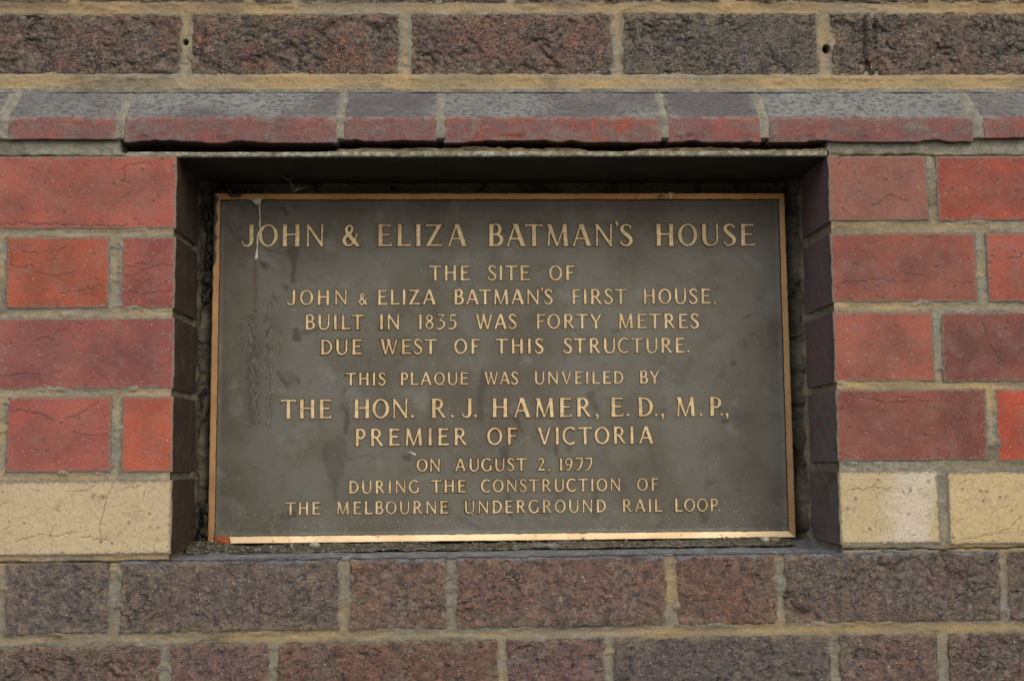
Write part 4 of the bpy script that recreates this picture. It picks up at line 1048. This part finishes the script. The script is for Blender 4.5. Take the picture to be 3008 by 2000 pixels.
    glyph('M', 1.14, [line(.17, 0, .24, .97, h*1.1), ser(.17, 0, .14), poly((.10, 1), (.33, 1), (.61, .02), (.55, -.03), (.50, .0)), line(.56, 0, .91, 1, h*.9, h*1.1), line(.96, 0, .90, 1, st*1.05), ser(.96, 0, .165), ser(.14, 1, .09), ser(.96, 1, .09)])
    glyph('U', .90, [ser(.18, 1), ser(.77, 1, .13), stem(.18, .36, 1), line(.77, .34, .77, 1, h*1.1), path((.18, .42, st), (.19, .27, st*.98), (.25, .12, st*.85), (.37, .035, h*1.25), (.50, .025, h), (.63, .07, h), (.72, .17, h), (.765, .30, h*1.05), (.77, .42, h*1.1))])
    glyph('V', .92, [line(.16, 1, .47, -.02, st*1.15, st*.7), line(.79, 1, .48, 0, h*1.15, h), ser(.15, 1, .155), ser(.80, 1, .13)])
    glyph('W', 1.26, [line(.16, 1, .39, -.02, st*1.12, st*.7), line(.64, .97, .40, 0, h*1.05), line(.56, 1, .86, -.02, st*1.12, st*.7), line(1.13, 1, .87, 0, h*1.1), ser(.15, 1, .15), ser(.56, 1, .11), ser(1.14, 1, .12)])
    glyph('Y', .90, [line(.14, 1, .45, .44, st*1.15, st*.9), line(.78, 1, .48, .46, h*1.2), stem(.46, 0, .5), ser(.46, 0), ser(.15, 1, .15), ser(.78, 1, .12)])
    glyph('C', .78, [arc(.45, .5, .375, .475, 52, 312, st, h*1.1, 20, (.8, .6)), poly((.66, .76), (.70, .76), (.72, .99), (.68, .96))])
    glyph('G', .88, [arc(.45, .5, .375, .475, 52, 318, st, h*1.1, 20, (.8, 1)), poly((.66, .76), (.70, .76), (.72, .99), (.68, .96)), stem(.74, .06, .44, st*.85), bar(.58, .87, .42, .045)])
    glyph('1', .34, [stem(.20, 0, .98, st*.95), ser(.20, 0, .13), poly((.04, .90), (.06, .86), (.16, .92), (.26, 1.0), (.20, 1.0))])
    glyph('2', .66, [path((.06, .78, h*.8), (.12, .91, h), (.25, .965, h*1.1), (.40, .91, st*.8), (.465, .77, st*.95), (.42, .60, st*.85), (.28, .38, h*1.2), (.08, .09, h*.9)), bar(.03, .58, h*.6, h*1.2), poly((.52, 0), (.60, 0), (.64, .19), (.60, .19))])
    glyph('3', .60, [bar(.10, .56, .96, h), poly((.06, .80), (.09, .80), (.14, 1), (.09, 1)), poly((.46, .98), (.57, .98), (.28, .57), (.20, .60)), path((.24, .58, h*.8), (.38, .56, h*1.1), (.50, .45, st*.8), (.52, .28, st*.95), (.44, .12, st*.8), (.28, .03, h*1.1), (.12, .03, h), (.03, .10, h*.7))])
    glyph('5', .60, [bar(.19, .56, .955, h), poly((.53, 1.04), (.57, 1.04), (.57, .90), (.50, .92)), line(.17, .55, .21, .98, h*.9), path((.16, .56, h*.7), (.30, .60, h*1.1), (.45, .53, st*.75), (.52, .36, st*.95), (.47, .16, st*.85), (.32, .04, h*1.15), (.14, .02, h), (.03, .09, h*.7))], hi=1.04)
    glyph('7', .62, [bar(.04, .60, .955, h), poly((.01, .80), (.04, .80), (.10, 1), (.03, 1)), path((.56, .95, h), (.55, .70, st*.8), (.48, .42, st*.95), (.37, .18, st*.85), (.22, .05, h*1.1), (.05, .03, h*.6))])
    glyph('8', .58, [ring(.29, .76, .235, .245, st*.72, h), ring(.29, .275, .285, .29, st*.78, h)])
    glyph('9', .66, [ring(.31, .68, .30, .33, st*.8, h), path((.55, .72, st*.8), (.555, .50, st*.9), (.47, .25, st*.8), (.32, .08, h*1.15), (.10, .01, h*.6))])
    glyph('&', .84, [path((.24, .90, h*1.1), (.175, .80, st*.75), (.21, .67, st*.95), (.36, .46, st*1.1), (.56, .20, st*1.1), (.70, .06, st*.8)),
                     path((.24, .90, h*1.1), (.33, .955, h), (.43, .90, h*1.2), (.455, .78, st*.75), (.40, .66, st*.65), (.26, .53, st*.75), (.12, .40, st*.85), (.08, .25, st), (.14, .11, st*.85), (.27, .045, h*1.3), (.42, .09, h*1.1), (.55, .24, h), (.63, .42, h), (.66, .54, h*.9)),
                     ser(.68, .56, .11, .045), ser(.72, 0, .12, .05)])
    glyph('.', .20, [path((.10, .085, .17), (.101, .085, .17))])
    glyph(',', .22, [path((.11, .085, .17), (.112, .085, .16)), path((.145, .08, .13), (.15, -.02, .10), (.10, -.12, .07), (.05, -.17, .04))], lo=-.20)
    glyph("'", .18, [path((.09, 1.06, .15), (.091, 1.06, .15)), path((.12, 1.05, .13), (.125, .96, .10), (.05, .86, .05))], lo=.80, hi=1.12)
    return G

def glyph_meshes(G, ramp, tag):
    out = {}
    for ch, (W, X, Z, S) in G.items():
        hgt = sstep(ramp*0.6, -ramp*0.9, S)
        keep = (S < ramp*1.3)
        kq = keep[:-1, :-1] | keep[1:, :-1] | keep[:-1, 1:] | keep[1:, 1:]
        dome = np.clip(-S/0.09, 0, 1)
        y = 0.10 - hgt*1.05 - hgt*0.08*dome
        Vt = np.stack([X, y, Z], -1).reshape(-1, 3)
        q = grid_quads(X.shape[0], X.shape[1], kq)
        Vt, q, A = compact(Vt, q, {"h": hgt})
        out[ch] = (W, mesh_from("letter_mesh", Vt, q, A))
    return out
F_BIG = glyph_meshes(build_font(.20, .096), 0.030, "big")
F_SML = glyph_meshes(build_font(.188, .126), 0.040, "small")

KERN = {'AT': -.16, 'TA': -.12, 'AV': -.1, 'WA': -.06, 'ZA': -.02, 'LA': -.03, "N'": -.03, "'S": -.02, 'LT': -.12, 'TY': -.08, 'D.': -.02, 'P.': -.12, 'P,': -.1, '.,': .02, 'BA': -.02, 'TM': .0, 'MA': -.06, 'AN': -.05, 'AM': -.05, 'AI': -.03, 'RT': -.08, 'TR': .02,
        'AS': -.04, 'OR': .02, 'LO': -.04, 'JO': .0, 'RA': -.03, 'Y.': -.1, '2,': .12, 'ST': -.02, '. ': 0, '77': -.02, '9 ': 0, 'LB': -.04, 'AU': -.02}
# text, left px, right px, baseline px (left, right of the whole line), cap-top offset
LINES = [
    (F_BIG, (725.3, 723.0), 64.6, 709, 2218, [("JOHN", 709.7, 955.9), ("&", 1006.1, 1059.2), ("ELIZA", 1105.1, 1376.0), ("BATMAN'S", 1430.9, 1859.9), ("HOUSE", 1923, 2218.4)], 0.0021),
    (F_SML, (824.7, 824.3), 44.0, 1260, 1688, [("THE", 1260, 1381.6), ("SITE", 1432.1, 1557.1), ("OF", 1612, 1687.8)], 0.0015),
    (F_SML, (896.9, 892.6), 44.0, 843, 2103, [("JOHN", 843.6, 1022.2), ("&", 1054.1, 1080.9), ("ELIZA", 1106.4, 1283.7), ("BATMAN'S", 1330.6, 1624.7), ("FIRST", 1677, 1842.1), ("HOUSE,", 1886.7, 2103.6)], 0.0015),
    (F_SML, (968.8, 965.0), 43.5, 893, 2053, [("BUILT", 893.4, 1068.9), ("IN", 1112.8, 1176), ("1835", 1226.3, 1341.6), ("WAS", 1394.4, 1518.9), ("FORTY", 1572.4, 1769.4), ("METRES", 1813.3, 2053.8)], 0.0015),
    (F_SML, (1042, 1036.4), 44.0, 939, 2026, [("DUE", 939, 1064), ("WEST", 1115, 1283.4), ("OF", 1333.2, 1409.7), ("THIS", 1454.8, 1597.7), ("STRUCTURE.", 1654.3, 2025.8)], 0.0015),
    (F_SML, (1132.6, 1126.5), 37.0, 1014, 1939, [("THIS", 1014.8, 1134.2), ("PLAQUE", 1173.7, 1376.5), ("WAS", 1420.4, 1523), ("UNVEILED", 1567.6, 1831.1), ("BY", 1876.5, 1938.8)], 0.0014),
    (F_BIG, (1230.3, 1221.8), 56.0, 823, 2140, [("THE", 823.5, 975.5), ("HON.", 1037.2, 1217.1), ("R.", 1263.8, 1334.4), ("J.", 1356.1, 1402), ("HAMER,", 1442.9, 1759.2), ("E.", 1790.8, 1849.5), ("D.,", 1870.7, 1951), ("M.", 1981.9, 2064.3), ("P.,", 2080.9, 2140.3)], 0.0019),
    (F_SML, (1310.4, 1303.0), 50.6, 1039, 1923, [("PREMIER", 1039.8, 1374), ("OF", 1430.1, 1519.9), ("VICTORIA", 1575.5, 1923.5)], 0.0017),
    (F_SML, (1384.8, 1381.3), 37.0, 1223, 1740, [("ON", 1223.5, 1294.9), ("AUGUST", 1333.2, 1546.9), ("2,", 1579.6, 1615.3), ("1977", 1640.8, 1739.5)], 0.0014),
    (F_SML, (1449.4, 1440.8), 37.0, 1022, 1934, [("DURING", 1022.4, 1232.9), ("THE", 1266.3, 1369.4), ("CONSTRUCTION", 1413, 1824.5), ("OF", 1870.4, 1934.2)], 0.0014),
    (F_SML, (1512.2, 1501.4), 37.5, 837, 2116, [("THE", 837.8, 941.6), ("MELBOURNE", 986.2, 1317.3), ("UNDERGROUND", 1362, 1779.8), ("RAIL", 1825.8, 1946.4), ("LOOP.", 1979.6, 2115.8)], 0.0014),
]
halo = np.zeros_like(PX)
for font, (b0, b1), cap, L0, L1, words, hgt in LINES:
    for txt, xl, xr in words:
        yb = lambda x: b0 + (b1-b0)*(x-L0)/(L1-L0)
        p0 = np.array(at(xl, yb(xl), D_FLD)); p1 = np.array(at(xr, yb(xr), D_FLD))
        q0 = np.array(at(xl, yb(xl)-cap, D_FLD)); ch_ = np.linalg.norm(q0-p0)
        if txt == "&" and font is F_SML: ch_ *= 0.76
        wd = np.linalg.norm(p1-p0)/ch_; ang = math.atan2(p1[1]-p0[1], p1[0]-p0[0])
        ws = [font[c][0] for c in txt]; ks = [KERN.get(txt[i:i+2], 0.0) for i in range(len(txt)-1)]
        if len(txt) == 1: sx, gap = wd/ws[0], 0
        else:
            gap = (wd - sum(ws) - sum(ks))/(len(txt)-1)
            sx = 1.0
            if gap < 0.03: sx = (wd - 0.03*(len(txt)-1) - sum(ks))/sum(ws); gap = 0.03
            if gap > 0.20: sx = min(1.12, (wd - 0.20*(len(txt)-1) - sum(ks))/sum(ws)); gap = (wd-sum(ws)*sx-sum(ks))/(len(txt)-1)
        x = 0.0
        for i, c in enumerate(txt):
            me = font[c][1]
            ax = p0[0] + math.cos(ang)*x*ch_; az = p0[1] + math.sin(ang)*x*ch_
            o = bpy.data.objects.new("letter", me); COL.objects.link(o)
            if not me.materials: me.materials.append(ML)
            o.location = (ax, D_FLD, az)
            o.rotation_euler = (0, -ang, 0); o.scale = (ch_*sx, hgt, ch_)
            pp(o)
            x += ws[i]*sx + gap + (ks[i] if i < len(ks) else 0)
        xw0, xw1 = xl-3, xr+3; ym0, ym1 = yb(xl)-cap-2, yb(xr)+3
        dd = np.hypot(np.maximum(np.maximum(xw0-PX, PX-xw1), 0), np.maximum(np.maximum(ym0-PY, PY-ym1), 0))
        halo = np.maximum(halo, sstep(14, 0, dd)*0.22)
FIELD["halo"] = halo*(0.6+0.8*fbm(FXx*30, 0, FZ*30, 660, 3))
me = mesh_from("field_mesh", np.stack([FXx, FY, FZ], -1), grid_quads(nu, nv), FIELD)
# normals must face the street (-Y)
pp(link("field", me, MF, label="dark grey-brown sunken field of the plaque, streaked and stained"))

# ------------------------------------------------------------------ paint drips, marks on the plaque
def tube(pts, rad, nseg=8, flat=0.6, jag=0.0, s=0):
    """lumpy tube along 3D points, one ring per point; flattened in y"""
    P = np.array(pts, float); n = len(P); vs, qs = [], []
    R_ = np.array(rad, float)
    for i in range(n):
        t = P[min(i+1, n-1)]-P[max(i-1, 0)]; t /= np.linalg.norm(t)+1e-9
        a = np.cross(t, (0, 1, 0)); a /= np.linalg.norm(a)+1e-9; b = np.cross(a, t)
        for k in range(nseg):
            th_ = 2*math.pi*k/nseg; r = R_[i]*(1+jag*(rs.random()-0.5))
            vs.append(P[i]+a*math.cos(th_)*r+b*math.sin(th_)*r*flat)
    for i in range(n-1):
        for k in range(nseg):
            qs.append((i*nseg+k, i*nseg+(k+1) % nseg, (i+1)*nseg+(k+1) % nseg, (i+1)*nseg+k))
    return vs, qs
def join(parts):
    VV, QQ, b = [], [], 0
    for v, q in parts:
        VV += list(v); QQ += [[i+b for i in f] for f in q]; b += len(v)
    return VV, QQ
def drip(pl, d, name="paint_drip"):
    parts = []
    for pts, rad in pl:
        dense, rr = [], []
        for (a, b), (r0, r1) in zip(zip(pts[:-1], pts[1:]), zip(rad[:-1], rad[1:])):
            for t in np.linspace(0, 1, 7, endpoint=False):
                x, z = at(a[0]+(b[0]-a[0])*t, a[1]+(b[1]-a[1])*t, d); dense.append((x+rs.uniform(-1, 1)*0.0003, d, z)); rr.append((r0+(r1-r0)*t)*DIST/F*1.08)
        x, z = at(*pts[-1], d); dense.append((x, d, z)); rr.append(rad[-1]*DIST/F)
        parts.append(tube(dense, rr, 7, 0.45, 0.5))
    v, q = join(parts)
    return pp(link(name, mesh_from("drip", v, q), MWHITE))
fan = [([(756+rs.uniform(-7, 7), 597+rs.uniform(-6, 4)), (757+dx, 574+rs.uniform(-9, 12))], [rs.uniform(1.6, 3.0), 0.5]) for dx in (-27, -21, -17, -12, -8, -5, -1, 2, 5, 8, 12, 14, 18)]
drip(fan + [([(748, 586), (756, 592), (763, 588)], [2, 3.4, 2.4])], D_OUT-0.0003)["label"] = "white splash crusted on the top border"
drip([([(763, 588), (762, 610), (764, 640), (762, 660), (765, 672), (757, 690), (756, 720)], [4.5, 2.2, 1.2, 3.4, 1.6, 2.8, 2.2]), ([(756, 722), (754, 742), (753, 755), (752, 762)], [1.2, 3.2, 5.2, 3.0])], D_FLD-0.0022)["label"] = "thin white dried drip ending in a drop"
drip([([(1966, 566), (1972, 576), (1969, 584)], [4, 2.6, 1.6]), ([(1978, 567), (1971, 573)], [2, 2])], D_OUT-0.0003)
drip([([(1202, 1327), (1212, 1330), (1220, 1336)], [0.8, 1.5, 2.8])], D_FLD-0.0003)
# worn, illegible founder's line stamped along the lower right border
vs, qs = [], []
x = 2172.0
while x < 2290:
    wpx = rs.choice((1.6, 2.2, 2.8)); yy = 1576.5 - (x-2172)*0.012
    if rs.random() < 0.82:
        for (ya, yb_, xa_, xb_) in ((0, 4.2, 0, 0.9), (0, 4.2, wpx-0.9, wpx), (1.7, 2.6, 0, wpx)) if rs.random() < 0.6 else ((0, 4.2, 0, 0.9), (0, 1, 0, wpx), (3.2, 4.2, 0, wpx)):
            x0_, z0_ = at(x+xa_, yy+yb_, D_OUT); x1_, z1_ = at(x+xb_, yy+ya, D_OUT)
            box(vs, qs, x0_, x1_, D_OUT-0.0001, D_OUT+0.0012, z0_, z1_)
    x += wpx+1.1
pp(link("founder_stamp", mesh_from("stamp", vs, qs, smooth=False), MBLACK))

# ------------------------------------------------------------------ debris
def pebble_mesh(rx, ry, rz, s, n=18):
    u, v = np.meshgrid(np.linspace(0, 2*math.pi, n, endpoint=False), np.linspace(0, math.pi, n//2+1), indexing='ij')
    x, y, z = np.cos(u)*np.sin(v), np.sin(u)*np.sin(v), np.cos(v)
    k = 1+0.30*fbm(x*1.3+s, y*1.3, z*1.3, s, 3)
    p = lambda a: np.sign(a)*np.abs(a)**0.8
    V = np.stack([p(x)*rx*k, p(y)*ry*k, p(z)*rz*k], -1).reshape(-1, 3)
    m = n//2+1; q = []
    for i in range(n):
        for j in range(m-1):
            q.append((i*m+j, i*m+j+1, ((i+1) % n)*m+j+1, ((i+1) % n)*m+j))
    return V, np.array(q)
def thing_mesh(name, v, q, mat, loc, label, cat, kind=None, group=None):
    o = link(name, mesh_from(name, v, q), mat, None, loc, label=label, category=cat)
    if kind: o["kind"] = kind
    if group: o["group"] = group
    return o
ZL_, ZR_ = at(560, 1615, 0.085)[1], at(2350, 1588, 0.085)[1]
def ridge_z(x, y):
    """height of the dirt heaped on the sill at the foot of the plaque"""
    x, y = np.asarray(x, float), np.asarray(y, float)
    t_ = np.clip((y-0.070)/0.057, 0, 1)
    ph = np.sin(np.clip(t_*2.0, 0, 1)*math.pi*0.5)
    lh = sstep(LX+0.055, LX+0.005, x)
    return np.interp(x, [LX, RXX], [ZL_, ZR_]) - 0.0035 + ph*(0.0046 + 0.0022*fbm(x*35, 1, 0, 801, 3) + 0.0030*fbm(x*9, 7, 0, 811, 2) + lh*0.004)
def sill_at(px, py, d, up=0.0016):
    x = at(px, py, d)[0]; return x, d, float(ridge_z(x, d)) + up
for px, py, rx, rz, c1, c2, lab, s in ((2247, 1590, 0.0045, 0.0028, (176, 178, 160), (150, 152, 138), "small rounded white pebble on the sill below the plaque's lower right corner", 3),
                                       (2277, 1592.5, 0.0058, 0.0022, (142, 116, 98), (120, 100, 86), "flat brownish pebble on the sill, right of the white one", 8)):
    v, q = pebble_mesh(rx, 0.004, rz, s)
    thing_mesh("pebble", v, q, mat_simple("pebble_stone_"+str(s), c1, c2, 120, 0.6, 0.0004), sill_at(px, py, 0.084), lab, "pebble", group="pebbles on the sill")
v, q = pebble_mesh(0.0058, 0.004, 0.0036, 12); thing_mesh("stone_chip", v, q, mat_simple("chip_stone", (150, 150, 134), (120, 120, 106), 120), sill_at(923, 1602, 0.086, 0.002), "pale grey stone chip on the sill below the left part of the plaque", "stone chip")
v, q = pebble_mesh(0.0098, 0.003, 0.0048, 14); thing_mesh("tile_fragment", v, q, MRUST, sill_at(652, 1593.5, 0.104, 0.0042), "orange-red fragment leaning on the plaque's lower left corner", "fragment")
# thin white specks and dirt: crumbs heaped along the foot of the plaque
def crumbs(name, regions, n, rmin, rmax, mat, label, cat, seed_):
    r = np.random.RandomState(seed_); base_v, base_q = [], None
    oct_v = np.array([(1, 0, 0), (-1, 0, 0), (0, 1, 0), (0, -1, 0), (0, 0, 1), (0, 0, -1)], float)
    oct_f = np.array([(0, 2, 4), (2, 1, 4), (1, 3, 4), (3, 0, 4), (2, 0, 5), (1, 2, 5), (3, 1, 5), (0, 3, 5)])
    VV, FF = [], []
    for k in range(n):
        x0, x1, y0, y1, d0, d1 = regions[r.randint(len(regions))]
        f = r.rand()**1.5; px = x0+(x1-x0)*r.rand(); py = y0+(y1-y0)*r.rand(); d = d0+(d1-d0)*r.rand()
        x = at(px, py, d)[0]; R_ = rmin+(rmax-rmin)*r.rand()**3; z = float(ridge_z(x, d))+0.0006+R_*0.4
        M3 = np.linalg.qr(r.randn(3, 3))[0]
        VV.append((oct_v*(R_*(0.5+r.rand(6, 1)*0.9)))@M3*np.array([1.2, 1, 0.8]) + (x, d, z)); FF.append(oct_f+6*k)
    V = np.concatenate(VV); Fq = np.concatenate(FF)
    o = link(name, mesh_from(name, V, Fq, smooth=False), mat, label=label, category=cat); o["kind"] = "stuff"; return o
# underlying soil ridge
xs = np.arange(LX-0.001, RXX-0.028, 0.0014); ts = np.linspace(0, 1, 30)
X, T = np.meshgrid(xs, ts, indexing='ij')
Y = 0.070 + 0.057*T + 0.007*fbm(X*25, 0, 0, 800, 3)*(1-T)
Zs = ridge_z(X, Y) + fbm(X*170, Y*170, 0, 802, 3)*0.0013 + noise3(X*420, Y*420, 0, 809)*0.0006
me = mesh_from("sill_dirt", np.stack([X, Y, Zs], -1), grid_quads(len(xs), len(ts)))
o = link("sill_dirt", me, MSOIL, label="ridge of grey-brown dirt along the foot of the plaque", category="dirt"); o["kind"] = "stuff"
crumbs("crumbs", [(560, 2330, 1590, 1612, 0.070, 0.106), (560, 800, 1600, 1628, 0.07, 0.10), (700, 1500, 1594, 1610, 0.072, 0.100)], 2200, 0.0004, 0.0018, MSOIL, "gritty crumbs scattered along the foot of the plaque", "crumbs", 4)
crumbs("pale_grit", [(600, 800, 1590, 1625, 0.07, 0.1), (800, 2330, 1590, 1614, 0.070, 0.100)], 220, 0.0004, 0.0015, MGREYDRY, "pale grit scattered over the dirt on the sill", "grit", 5)
# black crust in the left gap
def crust(name, pts, n, rr, mat, label, cat, s_):
    r = np.random.RandomState(s_); VV, FF, b = [], [], 0
    for k in range(n):
        i = r.randint(len(pts)-1); t = r.rand(); px = pts[i][0]*(1-t)+pts[i+1][0]*t + r.uniform(-pts[i][2], pts[i][2]); py = pts[i][1]*(1-t)+pts[i+1][1]*t
        d = r.uniform(*rr[2:4]); x, z = at(px, py, d); R_ = r.uniform(rr[0], rr[1])
        v, q = pebble_mesh(R_*0.8, R_*0.7, R_*1.3, k+s_, 10); VV.append(v+(x, d, z)); FF.append(q+b); b += len(v)
    o = link(name, mesh_from(name, np.concatenate(VV), np.concatenate(FF)), mat, label=label, category=cat); o["kind"] = "stuff"; return o
crust("black_crust", [(606, 600, 13), (622, 700, 13), (618, 800, 14), (604, 860, 9), (600, 880, 6)], 230, (0.0012, 0.0034, 0.110, 0.124), MBLACK, "black sooty crust filling the gap left of the plaque", "crust", 40)
crust("black_crust", [(600, 1140, 8), (594, 1180, 8), (598, 1230, 6)], 26, (0.0016, 0.0038, 0.114, 0.124), MBLACK, "small black crust lower in the left gap", "crust", 60)
crust("black_crust", [(600, 1480, 9), (596, 1540, 12), (600, 1600, 16), (580, 1622, 30)], 90, (0.0014, 0.0038, 0.100, 0.122), MBLACK, "black crust heaped in the lower left corner of the recess", "crust", 80)
crust("black_crust", [(640, 556, 6), (690, 566, 12), (730, 560, 10)], 46, (0.0014, 0.0036, 0.106, 0.124), MBLACK, "dark crust on the plaque's upper left edge", "crust", 90)
# moss, lichen and fibre tufts
def tuft(px, py, d, n, ln, spread, rad, mat, name, label, cat, s_, up=1.0):
    r = np.random.RandomState(s_); parts = []
    x0 = at(px, py, d)[0]
    for k in range(n):
        a = np.array([x0+r.uniform(-1, 1)*spread, d+r.uniform(-1, 1)*0.003, 0]); a[2] = float(ridge_z(a[0], a[1]))
        v_ = np.array([r.uniform(-1, 1), r.uniform(-1, .2), up*r.uniform(0.1, 1.0)]); v_ /= np.linalg.norm(v_); L_ = ln*r.uniform(.4, 1)
        c = np.array([r.uniform(-1, 1), 0, r.uniform(-1, .3)])*L_*0.35
        parts.append(tube([a, a+v_*L_*0.5+c*0.2, a+v_*L_+c], [rad, rad*0.8, rad*0.4], 4, 1.0))
    v, q = join(parts); o = link(name, mesh_from(name, v, q), mat, label=label, category=cat); o["kind"] = "stuff"; return o
tuft(1483, 1607, 0.080, 90, 0.004, 0.0065, 0.00025, MMOSS, "moss", "brown moss tuft on the sill below the middle of the plaque", "moss", 1)
tuft(1600, 1601, 0.080, 220, 0.0045, 0.015, 0.0003, MGREYDRY, "lichen", "grey-white lichen scrap on the sill below the word RAIL LOOP's left", "lichen", 2)
bpy.data.objects["lichen"]["label"] = "grey-white lichen scrap on the sill, right of the brown moss"
tuft(988, 1598, 0.086, 50, 0.006, 0.006, 0.00025, MWEB, "fibres", "grey-brown fibres on the sill, right of the pale stone chip", "fibres", 3)
tuft(1145, 1598, 0.086, 80, 0.007, 0.009, 0.00025, MWEB, "fibres", "tangle of dusty fibres under the lower border, left of its middle", "fibres", 6)
tuft(1830, 1592, 0.084, 90, 0.004, 0.02, 0.00025, MMOSS, "moss", "thin brown moss on the sill right of the lichen scrap", "moss", 9)
tuft(690, 1600, 0.09, 50, 0.009, 0.010, 0.00022, MWEB, "fibres", "straw-like fibres by the orange fragment", "fibres", 7)
# dry rootlet hanging over the top border
pts = lambda L: [(*[at(a, b, d)[0]], d, at(a, b, d)[1]) for a, b, d in L]
parts = [tube(pts([(863, 565, .108), (860, 556, .107), (856, 540, .103), (850, 530, .10), (838, 526, .095), (830, 514, .09)]), [.0012, .0011, .0008, .0005, .0004, .0002], 6, 1),
         tube(pts([(851, 531, .10), (858, 522, .098), (864, 512, .094), (872, 508, .09)]), [.0005, .0004, .0003, .0002], 5, 1),
         tube(pts([(862, 562, .107), (872, 556, .106), (884, 553, .106), (893, 551, .106)]), [.0013, .0018, .0013, .0006], 6, 1, 0.7)]
v, q = join(parts); thing_mesh("dry_rootlet", v, q, MWEB, (0, 0, 0), "dry forked rootlet over the plaque's top border, near the left end", "rootlet")
print("tris", sum(len(o.data.polygons)*2 for o in bpy.data.objects if o.type == 'MESH'))

# ------------------------------------------------------------------ pavement in front (out of frame, throws light back up)
v = [(-40, 0.24, -1.45), (40, 0.24, -1.45), (40, -60, -1.45), (-40, -60, -1.45)]
g = link("pavement", mesh_from("pavement", v, [(3, 2, 1, 0)], smooth=False), mat_simple("pavement_stone", (128, 124, 116), (146, 142, 134), 3, 0.9, 0.002))
g["kind"] = "structure"
